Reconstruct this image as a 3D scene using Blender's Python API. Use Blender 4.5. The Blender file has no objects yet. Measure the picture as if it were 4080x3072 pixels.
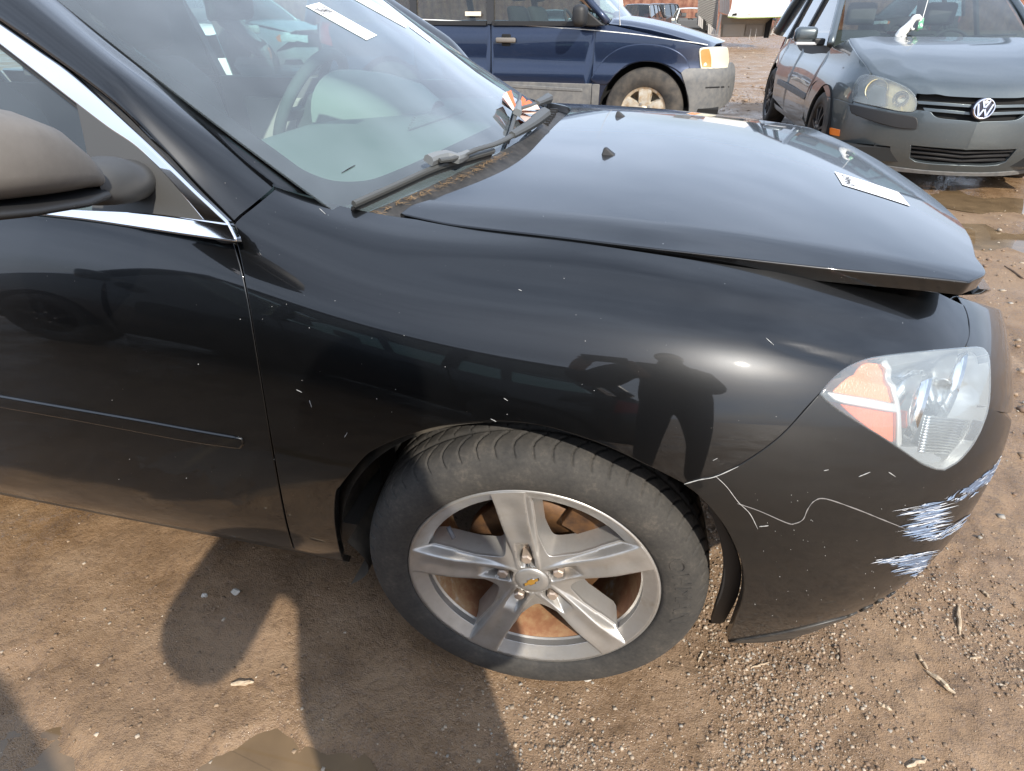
import bpy, bmesh, math, random
import numpy as np
from mathutils import Vector, Matrix
from mathutils.bvhtree import BVHTree
from mathutils.geometry import delaunay_2d_cdt

R = math.radians
rnd = random.Random(7)
sc = bpy.context.scene
col = sc.collection

# ---------------------------------------------------------------- camera
CAM = np.array([0.125, -1.562, 1.219])
YAW, PITCH, FPX, FW, FH = R(-12.95), R(32.7), 2328.0 * 2212 / 4080, 2212.0, 1665.5
cam = bpy.data.cameras.new('camera')
cam.sensor_width = 36.0
cam.lens = FPX / FW * 36.0
cam.clip_start = 0.01
cam.clip_end = 800.0
camo = bpy.data.objects.new('camera', cam)
camo.location = CAM
camo.rotation_euler = (math.pi / 2 - PITCH, 0.0, -YAW)
col.objects.link(camo)
sc.camera = camo

# ---------------------------------------------------------------- sky and sun
SUN_EL, SUN_AZ = R(37.0), R(36.0)          # azimuth measured from -Y towards +X
TO_SUN = Vector((math.sin(SUN_AZ) * math.cos(SUN_EL), -math.cos(SUN_AZ) * math.cos(SUN_EL), math.sin(SUN_EL)))
world = bpy.data.worlds.new('World')
sc.world = world
world.use_nodes = True
wt = world.node_tree
wt.nodes.clear()
w_out = wt.nodes.new('ShaderNodeOutputWorld')
w_bg = wt.nodes.new('ShaderNodeBackground')
sky = wt.nodes.new('ShaderNodeTexSky')
sky.sky_type = 'NISHITA'
sky.sun_disc = False
sky.sun_elevation = SUN_EL
sky.sun_rotation = math.pi - SUN_AZ
sky.air_density = 1.0
sky.dust_density = 2.5
sky.ozone_density = 1.5
tc = wt.nodes.new('ShaderNodeTexCoord')
mp = wt.nodes.new('ShaderNodeMapping')
mp.inputs['Scale'].default_value = (1.0, 1.0, 2.6)
nz = wt.nodes.new('ShaderNodeTexNoise')
nz.inputs['Scale'].default_value = 2.1
nz.inputs['Detail'].default_value = 5.0
nz.inputs['Roughness'].default_value = 0.5
cr_ = wt.nodes.new('ShaderNodeValToRGB')
cr_.color_ramp.elements[0].position = 0.32
cr_.color_ramp.elements[0].color = (.42, .42, .42, 1)
cr_.color_ramp.elements[1].position = 0.68
mixc = wt.nodes.new('ShaderNodeMixRGB')
mixc.inputs['Color2'].default_value = (8.2, 9.6, 12.0, 1.0)      # thin bright cloud
mulf = wt.nodes.new('ShaderNodeMath'); mulf.operation = 'MULTIPLY'; mulf.inputs[1].default_value = 0.95
wt.links.new(tc.outputs['Generated'], mp.inputs['Vector'])
wt.links.new(mp.outputs['Vector'], nz.inputs['Vector'])
wt.links.new(nz.outputs['Fac'], cr_.inputs['Fac'])
wt.links.new(cr_.outputs['Color'], mulf.inputs[0])
wt.links.new(mulf.outputs[0], mixc.inputs['Fac'])
wt.links.new(sky.outputs['Color'], mixc.inputs['Color1'])
wt.links.new(mixc.outputs['Color'], w_bg.inputs['Color'])
w_bg.inputs['Strength'].default_value = 0.13
wt.links.new(w_bg.outputs['Background'], w_out.inputs['Surface'])

sun = bpy.data.lights.new('sun', 'SUN')
sun.energy = 5.0
sun.angle = R(0.6)
sun.color = (1.0, 0.93, 0.82)
suno = bpy.data.objects.new('sun', sun)
suno.rotation_euler = TO_SUN.to_track_quat('Z', 'Y').to_euler()
suno.location = (6, -8, 9)
col.objects.link(suno)

sc.view_settings.view_transform = 'Standard'
sc.view_settings.look = 'None'
sc.view_settings.exposure = 0.3
sc.view_settings.gamma = 1.0
sc.render.engine = 'CYCLES'
sc.cycles.use_denoising = True
sc.cycles.max_bounces = 8
sc.cycles.transparent_max_bounces = 16
sc.cycles.caustics_reflective = False
sc.cycles.caustics_refractive = False
sc.cycles.sample_clamp_indirect = 6.0

# ---------------------------------------------------------------- small helpers
_cy, _sy, _cp, _sp = math.cos(YAW), math.sin(YAW), math.cos(PITCH), math.sin(PITCH)
C_D = np.array([_sy * _cp, _cy * _cp, -_sp])
C_R = np.array([_cy, -_sy, 0.0])
C_U = np.cross(C_R, C_D)

def ray(px, py):
    return C_D + C_R * (px - FW / 2) / FPX - C_U * (py - FH / 2) / FPX

def P(px, py, **k):
    (ax, val), = k.items(); i = 'xyz'.index(ax)
    v = ray(px, py); t = (val - CAM[i]) / v[i]
    return CAM + t * v

def proj(X):
    v = np.asarray(X, float) - CAM
    z = v @ C_D
    return np.stack([FW / 2 + FPX * (v @ C_R) / z, FH / 2 - FPX * (v @ C_U) / z], -1)

def cr(pts, sub=6, closed=False):
    """Catmull-Rom through points (any dimension)"""
    p = np.asarray(pts, float)
    if len(p) < 3 and not closed:
        t = np.linspace(0, 1, sub + 1)[:, None]
        return p[0] * (1 - t) + p[1] * t
    if closed:
        q = np.vstack([p[-1], p, p[0], p[1]]); n = len(p)
    else:
        q = np.vstack([2 * p[0] - p[1], p, 2 * p[-1] - p[-2]]); n = len(p) - 1
    out = []
    for i in range(n):
        a, b, c, d = q[i:i + 4]
        t = np.linspace(0, 1, sub, endpoint=False)[:, None]
        out.append(0.5 * ((2 * b) + (-a + c) * t + (2 * a - 5 * b + 4 * c - d) * t * t + (-a + 3 * b - 3 * c + d) * t ** 3))
    if not closed:
        out.append(p[-1:])
    return np.vstack(out)

def tag(o, label=None, cat=None, group=None, kind=None):
    if label: o['label'] = label
    if cat: o['category'] = cat
    if group: o['group'] = group
    if kind: o['kind'] = kind
    return o

def empty(name, loc=(0, 0, 0), rz=0.0, label=None, cat=None, group=None):
    o = bpy.data.objects.new(name, None)
    o.location = loc; o.rotation_euler = (0, 0, rz)
    o.empty_display_size = 0.2
    col.objects.link(o)
    return tag(o, label, cat, group)

def mesh_obj(name, v, f, mat=None, parent=None, smooth=True, nrm=None, label=None):
    me = bpy.data.meshes.new(name)
    me.from_pydata([tuple(map(float, a)) for a in v], [], [tuple(map(int, a)) for a in f])
    if mat is not None:
        for m in (mat if isinstance(mat, (list, tuple)) else [mat]):
            me.materials.append(m)
    me.validate()
    me.polygons.foreach_set('use_smooth', [smooth] * len(me.polygons))
    me.update()
    if nrm is not None and smooth:
        try:
            me.normals_split_custom_set_from_vertices([tuple(map(float, a)) for a in nrm])
        except Exception as e:
            print('normals', name, e)
    o = bpy.data.objects.new(name, me)
    col.objects.link(o)
    if parent is not None: o.parent = parent
    if label: o['label'] = label
    return o

class MB:
    """collects simple shapes into one mesh"""
    def __init__(s): s.v = []; s.f = []
    def add(s, v, f):
        b = len(s.v); s.v += [tuple(map(float, a)) for a in v]; s.f += [tuple(i + b for i in a) for a in f]; return s
    def box(s, lo, hi):
        x0, y0, z0 = lo; x1, y1, z1 = hi
        return s.add([(x0,y0,z0),(x1,y0,z0),(x1,y1,z0),(x0,y1,z0),(x0,y0,z1),(x1,y0,z1),(x1,y1,z1),(x0,y1,z1)],
                     [(0,3,2,1),(4,5,6,7),(0,1,5,4),(1,2,6,5),(2,3,7,6),(3,0,4,7)])
    def obox(s, c, ax, ay, az):
        """box from centre and three half-axis vectors"""
        c, ax, ay, az = (np.asarray(k, float) for k in (c, ax, ay, az))
        v = [c + i * ax + j * ay + k * az for k in (-1, 1) for (i, j) in ((-1,-1),(1,-1),(1,1),(-1,1))]
        return s.add(v, [(0,3,2,1),(4,5,6,7),(0,1,5,4),(1,2,6,5),(2,3,7,6),(3,0,4,7)])
    def tube(s, pts, r, n=10, cap=True):
        p = np.asarray(pts, float); m = len(p)
        rr = np.full(m, r) if np.isscalar(r) else np.asarray(r, float)
        T = np.gradient(p, axis=0); T /= np.linalg.norm(T, axis=1)[:, None] + 1e-12
        up = np.array([0, 0, 1.0]) if abs(T[0][2]) < .9 else np.array([1.0, 0, 0])
        rows = []; u = None
        for i in range(m):
            if u is None: u = np.cross(T[i], up)
            u = u - T[i] * (u @ T[i]); u /= np.linalg.norm(u); w = np.cross(T[i], u)
            a = np.linspace(0, 2 * math.pi, n, endpoint=False)
            rows.append(p[i] + rr[i] * (np.cos(a)[:, None] * u + np.sin(a)[:, None] * w))
        v = np.vstack(rows); f = []
        for i in range(m - 1):
            for j in range(n):
                k = (j + 1) % n
                f.append((i * n + j, i * n + k, (i + 1) * n + k, (i + 1) * n + j))
        if cap:
            f.append(tuple(range(n))[::-1]); f.append(tuple((m - 1) * n + j for j in range(n)))
        return s.add(v, f)
    def lathe(s, prof, n=48, M=None, closed=False):
        """profile (r, h) turned about local +Z then put through 4x4 M"""
        a = np.linspace(0, 2 * math.pi, n, endpoint=False); v = []
        for r, h in prof:
            for t in a: v.append((r * math.cos(t), r * math.sin(t), h))
        f = []; m = len(prof)
        for i in range(m - 1 + (1 if closed else 0)):
            i2 = (i + 1) % m
            for j in range(n):
                k = (j + 1) % n
                f.append((i * n + j, i * n + k, i2 * n + k, i2 * n + j))
        if M is not None: v = [tuple(M @ Vector(q)) for q in v]
        return s.add(v, f)
    def prism(s, poly, a, b, axis='y'):
        """2-D polygon extruded from a to b along axis"""
        n = len(poly)
        def mk(p, h):
            if axis == 'y': return (p[0], h, p[1])
            if axis == 'x': return (h, p[0], p[1])
            return (p[0], p[1], h)
        v = [mk(p, a) for p in poly] + [mk(p, b) for p in poly]
        f = [tuple(range(n)), tuple(range(2 * n - 1, n - 1, -1))]
        f += [(i, n + i, n + (i + 1) % n, (i + 1) % n) for i in range(n)]
        return s.add(v, f)
    def build(s, name, mat, parent=None, smooth=False, bevel=0.0, label=None, seg=2, fix=True):
        o = mesh_obj(name, s.v, s.f, mat, parent, smooth, label=label)
        if fix:
            bm = bmesh.new(); bm.from_mesh(o.data)
            bmesh.ops.recalc_face_normals(bm, faces=bm.faces)
            bm.to_mesh(o.data); bm.free()
        if bevel > 0:
            md = o.modifiers.new('bevel', 'BEVEL'); md.width = bevel; md.segments = seg; md.limit_method = 'ANGLE'
            md.angle_limit = R(35)
        return o

def pip(pts, poly):
    """vectorised point in polygon"""
    x, y = pts[:, 0], pts[:, 1]; inside = np.zeros(len(pts), bool)
    a = np.asarray(poly); b = np.roll(a, -1, 0)
    for (x0, y0), (x1, y1) in zip(a, b):
        if y0 == y1: continue
        c = ((y0 > y) != (y1 > y)) & (x < (x1 - x0) * (y - y0) / (y1 - y0) + x0)
        inside ^= c
    return inside

def poly_dist(pts, poly):
    a = np.asarray(poly); b = np.roll(a, -1, 0); d = np.full(len(pts), 1e9)
    for p, q in zip(a, b):
        e = q - p; L = e @ e
        if L < 1e-16: continue
        t = np.clip(((pts - p) @ e) / L, 0, 1)
        d = np.minimum(d, np.linalg.norm(pts - p - t[:, None] * e, axis=1))
    return d

def dedupe(poly, eps=2e-5):
    o = [poly[0]]
    for p in poly[1:]:
        if np.linalg.norm(p - o[-1]) > eps: o.append(p)
    if np.linalg.norm(o[0] - o[-1]) < eps: o.pop()
    return np.array(o)

def spline_basis(k, q):
    """natural cubic spline: rows of weights for data at knots k evaluated at q"""
    k = np.asarray(k, float); q = np.asarray(q, float); n = len(k); h = np.diff(k)
    A = np.zeros((n, n)); B = np.zeros((n, n)); A[0, 0] = A[-1, -1] = 1
    for i in range(1, n - 1):
        A[i, i - 1] = h[i - 1]; A[i, i] = 2 * (h[i - 1] + h[i]); A[i, i + 1] = h[i]
        B[i, i - 1] = 6 / h[i - 1]; B[i, i] = -6 / h[i - 1] - 6 / h[i]; B[i, i + 1] = 6 / h[i]
    M = np.linalg.solve(A, B)
    i = np.clip(np.searchsorted(k, q) - 1, 0, n - 2); hi = h[i]
    a = (k[i + 1] - q) / hi; b = (q - k[i]) / hi
    W = np.zeros((len(q), n)); r = np.arange(len(q))
    W[r, i] += a; W[r, i + 1] += b
    W += ((a ** 3 - a) * hi ** 2 / 6)[:, None] * M[i] + ((b ** 3 - b) * hi ** 2 / 6)[:, None] * M[i + 1]
    return W

class Surf:
    """a smooth surface f(u, v) -> 3-D with ray inversion from the photograph's view"""
    def __init__(s, f, ur, vr, n=(120, 60), off=0.0, out=(0, -1, 0), pose=None):
        s.f0 = f; s.off = off; s.ur = ur; s.vr = vr; s.n = n; s.out = np.array(out, float); s.bvh = None; s.pose = pose
    def base_n(s, uv, h=1e-3):
        a = s.f0(uv + [h, 0]) - s.f0(uv - [h, 0]); b = s.f0(uv + [0, h]) - s.f0(uv - [0, h])
        n = np.cross(a, b); n /= np.linalg.norm(n, axis=1)[:, None] + 1e-12
        if not hasattr(s, 'sg'):
            c = np.array([[np.mean(s.ur), np.mean(s.vr)]]); s.sg = 1.0
            s.sg = 1.0 if float(s.base_n(c)[0] @ s.out) > 0 else -1.0
            n2 = s.sg
            return n * n2
        return n * s.sg
    def pts(s, uv):
        uv = np.asarray(uv, float)
        p = s.f0(uv)
        return p + s.base_n(uv) * s.off if s.off else p
    def offset(s, d):
        o = Surf(s.f0, s.ur, s.vr, s.n, s.off + d, s.out, s.pose); return o
    def grid(s):
        if s.bvh is None:
            U = np.linspace(*s.ur, s.n[0]); V = np.linspace(*s.vr, s.n[1])
            uv = np.stack(np.meshgrid(U, V, indexing='ij'), -1).reshape(-1, 2)
            s.guv = uv; s.gp = s.pts(uv); nv = s.n[1]; tr = []
            if s.pose is not None:
                x0, y0, z0, h = s.pose; c, q = math.cos(h), math.sin(h); g = s.gp
                s.gp = np.stack([x0 + c * g[:, 0] - q * g[:, 1], y0 + q * g[:, 0] + c * g[:, 1], z0 + g[:, 2]], -1)
            for i in range(s.n[0] - 1):
                for j in range(nv - 1):
                    a = i * nv + j; tr += [(a, a + nv, a + nv + 1), (a, a + nv + 1, a + 1)]
            s.tr = np.array(tr)
            s.bvh = BVHTree.FromPolygons([tuple(p) for p in s.gp], [tuple(t) for t in tr], epsilon=0.0)
            s.gpx = proj(s.gp)
    def inv(s, pxs):
        s.grid(); out = []
        for px, py in np.asarray(pxs, float):
            d = Vector(ray(px, py)).normalized()
            loc, nn, idx, dist = s.bvh.ray_cast(Vector(CAM), d)
            if loc is None:
                k = np.argmin(np.sum((s.gpx - [px, py]) ** 2, 1)); out.append(s.guv[k]); continue
            a, b, c = s.tr[idx]; A, B, C = s.gp[a], s.gp[b], s.gp[c]; p = np.array(loc)
            v0, v1, v2 = B - A, C - A, p - A
            d00, d01, d11, d20, d21 = v0 @ v0, v0 @ v1, v1 @ v1, v2 @ v0, v2 @ v1
            den = d00 * d11 - d01 * d01; w1 = (d11 * d20 - d01 * d21) / den; w2 = (d00 * d21 - d01 * d20) / den
            out.append((1 - w1 - w2) * s.guv[a] + w1 * s.guv[b] + w2 * s.guv[c])
        return np.array(out)
    def outline(s, segs, sub=6):
        """segments of traced points (smoothed inside each, corners between); ('uv', [...]) gives surface coordinates"""
        o = []
        for g in segs:
            if isinstance(g, tuple) and g[0] == 'uv':
                o.append(np.asarray(g[1], float))
            else:
                o.append(s.inv(cr(g, sub)))
        return dedupe(np.vstack(o))

def panel(name, outline, S, step, mat, parent, holes=(), hem=0.0018, depth=0.014, label=None, mirror=False, join_mirror=False, extra=None):
    """sheet-metal panel: triangulated inside its outline on S, edges rolled inwards"""
    ol = dedupe(np.asarray(outline, float)); loops = [ol] + [dedupe(np.asarray(h, float)) for h in holes]
    if len(ol) < 3: return None
    lo, hi = ol.min(0), ol.max(0)
    gx = np.arange(lo[0] + step * .5, hi[0], step); gy = np.arange(lo[1] + step * .5, hi[1], step)
    g = np.stack(np.meshgrid(gx, gy), -1).reshape(-1, 2)
    if len(g):
        m = pip(g, ol)
        for h in loops[1:]: m &= ~pip(g, h)
        g = g[m]
        for l in loops:
            if len(g): g = g[poly_dist(g, l) > step * .45]
    if extra is not None:
        cell = {}
        for q in extra: cell.setdefault((int(q[0] // step), int(q[1] // step)), []).append(q)
        keep = []
        for q in g:
            i, j = int(q[0] // step), int(q[1] // step)
            near = any((q[0] - e[0]) ** 2 + (q[1] - e[1]) ** 2 < (.55 * step) ** 2 for a in (-1, 0, 1) for b in (-1, 0, 1) for e in cell.get((i + a, j + b), ()))
            if not near: keep.append(q)
        ex = np.asarray(extra); m = pip(ex, ol)
        for h in loops[1:]: m &= ~pip(ex, h)
        ex = ex[m]
        for l in loops: ex = ex[poly_dist(ex, l) > step * .3]
        g = np.vstack([np.array(keep).reshape(-1, 2), ex])
    vs = []; es = []
    for l in loops:
        b = len(vs); n = len(l); vs += [Vector(p) for p in l]; es += [(b + i, b + (i + 1) % n) for i in range(n)]
    vs += [Vector(p) for p in g]
    V, _, F, *_r = delaunay_2d_cdt(vs, es, [], 0, 1e-7)
    uv = np.array([tuple(p) for p in V]); F = np.array([f for f in F if len(f) == 3])
    if len(F) == 0: return None
    cen = uv[F].mean(1); m = pip(cen, ol)
    for h in loops[1:]: m &= ~pip(cen, h)
    F = F[m]
    if len(F) == 0: return None
    p = S.pts(uv); n = S.base_n(uv)
    # orient
    fn = np.cross(p[F[:, 1]] - p[F[:, 0]], p[F[:, 2]] - p[F[:, 0]])
    flip = np.sum(fn * n[F[:, 0]], 1) < 0
    F[flip] = F[flip][:, ::-1]
    v = [*p]; nn = [*n]; faces = [tuple(t) for t in F]
    # boundary
    cnt = {}
    for a, b, c in faces:
        for e in ((a, b), (b, c), (c, a)): cnt[e] = 1
    bd = [e for e in cnt if (e[1], e[0]) not in cnt]
    tan = {}
    for a, b in bd:
        d = p[b] - p[a]
        t = np.cross(d, n[a]); L = np.linalg.norm(t)
        if L < 1e-9: continue
        for k in (a, b): tan[k] = tan.get(k, 0) + t / L
    idx = {}
    for k, t in tan.items():
        L = np.linalg.norm(t); t = t / L if L > 1e-6 else n[k] * 0
        b0 = len(v); idx[k] = b0
        v += [p[k] + t * hem * .7 - n[k] * hem * .3, p[k] + t * hem - n[k] * hem, p[k] + t * hem - n[k] * depth]
        q = n[k] + t; nn += [q / (np.linalg.norm(q) + 1e-9), t, t]
    for a, b in bd:
        if a in idx and b in idx:
            ra = [a, idx[a], idx[a] + 1, idx[a] + 2]; rb = [b, idx[b], idx[b] + 1, idx[b] + 2]
            for i in range(3): faces.append((rb[i], ra[i], ra[i + 1], rb[i + 1]))
    v = np.array(v); nn = np.array(nn)
    sg = np.array([1, -1, 1.0])
    if join_mirror:
        b = len(v); faces = faces + [tuple(b + i for i in f[::-1]) for f in faces]
        v = np.vstack([v, v * sg]); nn = np.vstack([nn, nn * sg])
    o = mesh_obj(name, v, faces, mat, parent, True, nn, label)
    if mirror:
        mesh_obj(name, v * sg, [f[::-1] for f in faces], mat, parent, True, nn * sg)
    return o

def strip(name, rails, mat, parent, smooth=True, label=None, closed=False):
    """loft between polylines of equal length"""
    r = [np.asarray(a, float) for a in rails]; n = len(r[0]); v = np.vstack(r); f = []
    for i in range(len(r) - 1):
        for j in range(n - 1 + (1 if closed else 0)):
            k = (j + 1) % n
            f.append((i * n + j, i * n + k, (i + 1) * n + k, (i + 1) * n + j))
    o = mesh_obj(name, v, f, mat, parent, smooth, label=label)
    bm = bmesh.new(); bm.from_mesh(o.data); bmesh.ops.recalc_face_normals(bm, faces=bm.faces); bm.to_mesh(o.data); bm.free()
    return o

def resamp(p, n):
    p = np.asarray(p, float); d = np.r_[0, np.cumsum(np.linalg.norm(np.diff(p, axis=0), axis=1))]
    t = np.linspace(0, d[-1], n)
    return np.stack([np.interp(t, d, p[:, i]) for i in range(p.shape[1])], -1)

def smoothstep(a, b, x):
    t = np.clip((x - a) / (b - a), 0, 1); return t * t * (3 - 2 * t)

# ---------------------------------------------------------------- materials
def mat(name, color=(.5, .5, .5), rough=.5, metal=0.0, coat=0.0, coat_rough=.03, spec=.5, trans=0.0, ior=1.5, emit=None, sheen=0.0):
    m = bpy.data.materials.new(name); m.use_nodes = True
    b = m.node_tree.nodes['Principled BSDF']
    b.inputs['Base Color'].default_value = (*color, 1); b.inputs['Roughness'].default_value = rough
    b.inputs['Metallic'].default_value = metal; b.inputs['Coat Weight'].default_value = coat
    b.inputs['Coat Roughness'].default_value = coat_rough; b.inputs['Specular IOR Level'].default_value = spec
    b.inputs['Transmission Weight'].default_value = trans; b.inputs['IOR'].default_value = ior
    return m

def nodes(m): return m.node_tree.nodes, m.node_tree.links, m.node_tree.nodes['Principled BSDF']

def add_noise(m, scale, detail=4, rough=.55, coord='Object', dist=0.0, sxyz=None):
    N, L, b = nodes(m)
    t = N.new('ShaderNodeTexCoord'); n = N.new('ShaderNodeTexNoise')
    n.inputs['Scale'].default_value = scale; n.inputs['Detail'].default_value = detail
    n.inputs['Roughness'].default_value = rough; n.inputs['Distortion'].default_value = dist
    if sxyz:
        mp_ = N.new('ShaderNodeMapping'); mp_.inputs['Scale'].default_value = sxyz
        L.new(t.outputs[coord], mp_.inputs['Vector']); L.new(mp_.outputs['Vector'], n.inputs['Vector'])
    else:
        L.new(t.outputs[coord], n.inputs['Vector'])
    return n.outputs['Fac']

def ramp(m, fac, stops, interp='LINEAR'):
    N, L, b = nodes(m); r = N.new('ShaderNodeValToRGB'); r.color_ramp.interpolation = interp
    e = r.color_ramp.elements
    while len(e) < len(stops): e.new(0.5)
    for i, (p, c) in enumerate(stops):
        e[i].position = p
        e[i].color = (*c, 1) if not np.isscalar(c) else (c, c, c, 1)
    L.new(fac, r.inputs['Fac']); return r.outputs['Color']

def mixcol(m, fac, a, b_, mode='MIX'):
    N, L, b = nodes(m); x = N.new('ShaderNodeMixRGB'); x.blend_type = mode
    for sock, val in (('Fac', fac), ('Color1', a), ('Color2', b_)):
        if isinstance(val, (int, float)): x.inputs[sock].default_value = val if sock == 'Fac' else (val, val, val, 1)
        elif isinstance(val, tuple): x.inputs[sock].default_value = (*val, 1)
        else: L.new(val, x.inputs[sock])
    return x.outputs['Color']

def bump(m, h, strength=.3, dist=.01):
    N, L, b = nodes(m); x = N.new('ShaderNodeBump'); x.inputs['Strength'].default_value = strength; x.inputs['Distance'].default_value = dist
    L.new(h, x.inputs['Height']); L.new(x.outputs['Normal'], b.inputs['Normal']); return x

def link(m, out, inp):
    N, L, b = nodes(m); L.new(out, b.inputs[inp])

def glass_mat(name, tint=(.75, .85, .82), alpha=.9, rough=.0, haze=0.0, ior=1.5, gloss=1.0):
    """thin pane: tinted see-through plus mirror reflection growing to the edge-on view, optional pale haze: clouding on lenses, painted sky reflection on panes"""
    m = bpy.data.materials.new(name); m.use_nodes = True; t = m.node_tree; N = t.nodes; L = t.links
    N.clear()
    o = N.new('ShaderNodeOutputMaterial'); tr = N.new('ShaderNodeBsdfTransparent'); gl = N.new('ShaderNodeBsdfGlossy')
    tr.inputs['Color'].default_value = (*tint, 1); gl.inputs['Roughness'].default_value = rough
    gl.inputs['Color'].default_value = (gloss, gloss, gloss, 1)
    fr = N.new('ShaderNodeFresnel'); fr.inputs['IOR'].default_value = ior
    geo = N.new('ShaderNodeNewGeometry'); a = N.new('ShaderNodeMath'); a.operation = 'MULTIPLY'; a.inputs[1].default_value = 1.5
    a.use_clamp = True
    L.new(fr.outputs[0], a.inputs[0])
    mx = N.new('ShaderNodeMixShader'); L.new(a.outputs[0], mx.inputs['Fac']); L.new(tr.outputs[0], mx.inputs[1]); L.new(gl.outputs[0], mx.inputs[2])
    last = mx
    if haze > 0:
        df = N.new('ShaderNodeBsdfDiffuse'); df.inputs['Color'].default_value = (.70, .80, .88, 1)
        tcn = N.new('ShaderNodeTexCoord'); nn = N.new('ShaderNodeTexNoise'); nn.inputs['Scale'].default_value = 6; nn.inputs['Detail'].default_value = 3
        L.new(tcn.outputs['Object'], nn.inputs['Vector'])
        mr = N.new('ShaderNodeMapRange'); mr.inputs['From Min'].default_value = .3; mr.inputs['From Max'].default_value = .7
        mr.inputs['To Min'].default_value = haze * .7; mr.inputs['To Max'].default_value = haze * 1.3
        L.new(nn.outputs['Fac'], mr.inputs['Value'])
        m2 = N.new('ShaderNodeMixShader'); L.new(mr.outputs[0], m2.inputs['Fac']); L.new(mx.outputs[0], m2.inputs[1]); L.new(df.outputs[0], m2.inputs[2])
        last = m2
    L.new(last.outputs[0], o.inputs['Surface'])
    return m

def paint(name, base, flake=.5, rough=.35, dust=.04, dust_col=(.32, .27, .21), coat_rough=.02, spots=True):
    """metallic car paint under clear coat with a thin uneven film of dust"""
    m = mat(name, base, rough, flake, 1.0, coat_rough)
    nodes(m)[2].inputs['Coat IOR'].default_value = 1.52
    n1 = add_noise(m, 3.0, 5, .6)
    n2 = add_noise(m, 60.0, 3, .6)
    d = mixcol(m, .5, n1, n2)
    f = ramp(m, d, [(.35, dust * .25), (.7, dust * 1.9)])
    c = mixcol(m, f, base, dust_col)
    if spots:
        v = add_noise(m, 190.0, 2, .5)
        sp = ramp(m, v, [(.775, 0.0), (.80, .5)])
        c = mixcol(m, sp, c, (.55, .52, .47))
    link(m, c, 'Base Color')
    N, L, b = nodes(m)
    rr = ramp(m, d, [(.3, coat_rough * .6), (.75, coat_rough * 2.2)])
    link(m, rr, 'Coat Roughness')
    return m
# ================================================================ ground
def vnoise(x, y, seed):
    xi, yi = np.floor(x).astype(int), np.floor(y).astype(int); fx, fy = x - xi, y - yi
    fx, fy = fx * fx * fx * (fx * (fx * 6 - 15) + 10), fy * fy * fy * (fy * (fy * 6 - 15) + 10)
    def h(a, b):
        n = (a * 374761393 + b * 668265263 + seed * 974634777) & 0xffffffff
        n = ((n ^ (n >> 13)) * 1274126177) & 0xffffffff
        return ((n ^ (n >> 16)) & 0xffff) / 65535.0
    a, b, c, d = h(xi, yi), h(xi + 1, yi), h(xi, yi + 1), h(xi + 1, yi + 1)
    return (a * (1 - fx) + b * fx) * (1 - fy) + (c * (1 - fx) + d * fx) * fy - .5
def fbm(x, y, f, o, seed, g=.5):
    s_ = 0; a = 1.0
    for k in range(o): s_ = s_ + a * vnoise(x * f + 17.3 * k, y * f - 9.1 * k, seed + k); a *= g; f *= 2.03
    return s_
PUD = [(-1.05, -1.32, .75, .17), (-.46, -1.20, .20, .13), (2.55, 2.55, .62, .35), (2.9, 3.6, .55, .30), (-3.2, 3.0, 1.0, .4)]
def puddle_mask(x, y):
    m = np.zeros_like(x)
    for cx, cy, rx, ry in PUD:
        wob = 1 + .9 * fbm(x, y, 5.5, 4, 31)
        m = np.maximum(m, 1 - smoothstep(.62, 1.15, np.sqrt(((x - cx) / rx) ** 2 + ((y - cy) / ry) ** 2) * wob))
    return m
def ground_h(x, y):
    h = .05 * fbm(x, y, .22, 3, 3) + .018 * fbm(x, y, 1.3, 3, 11) + .014 * fbm(x, y, 6, 4, 21)
    nr = smoothstep(-.15, .15, x) * .6 + .4
    h = h + .0085 * fbm(x, y, 30, 3, 41, .6) * nr
    # faint wheel ruts across the yard
    h = h - .03 * np.exp(-((y - 3.3 - .1 * x) / .25) ** 2) * smoothstep(.5, 2, np.abs(x - 1.0)) * 0.4
    flat = np.exp(-((x - 0) ** 2 / 1.6 + (y + .9) ** 2 / .8))
    h = h * (1 - .45 * flat)
    m = puddle_mask(x, y)
    return h * (1 - .35 * m) - .013 * m
def axis(lo, d0, d1, hi, step):
    core = np.arange(d0, d1, step); up = []; s_ = step; p = d1
    while p < hi: up.append(p); s_ *= 1.09; p += s_
    dn = []; s_ = step; p = d0 - step
    while p > lo: dn.append(p); s_ *= 1.09; p -= s_
    return np.r_[lo, dn[::-1], core, up, hi]
gx, gy = axis(-260, -1.6, 1.7, 260, .011), axis(-120, -1.5, -.1, 420, .011)
GX, GY = np.meshgrid(gx, gy, indexing='ij'); GZ = ground_h(GX, GY)
fade = 1 / (1 + (np.hypot(GX, GY) / 60) ** 2); GZ = GZ * fade
nx, ny = len(gx), len(gy)
me = bpy.data.meshes.new('ground')
vv = np.stack([GX, GY, GZ], -1).reshape(-1, 3)
idx = np.arange(nx * ny).reshape(nx, ny)
ff = np.stack([idx[:-1, :-1], idx[1:, :-1], idx[1:, 1:], idx[:-1, 1:]], -1).reshape(-1, 4)
me.vertices.add(len(vv)); me.vertices.foreach_set('co', vv.ravel())
me.loops.add(len(ff) * 4); me.loops.foreach_set('vertex_index', ff.ravel())
me.polygons.add(len(ff)); me.polygons.foreach_set('loop_start', np.arange(len(ff)) * 4); me.polygons.foreach_set('loop_total', np.full(len(ff), 4))
me.polygons.foreach_set('use_smooth', np.ones(len(ff), bool))
me.update(); me.validate()
M_MUD = mat('brown_wet_mud', (.17, .115, .075), .8)
n_big = add_noise(M_MUD, .9, 5, .6, coord='Object'); n_mid = add_noise(M_MUD, 7.0, 6, .62); n_fine = add_noise(M_MUD, 75, 5, .7); n_grit = add_noise(M_MUD, 330, 2, .6)
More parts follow.
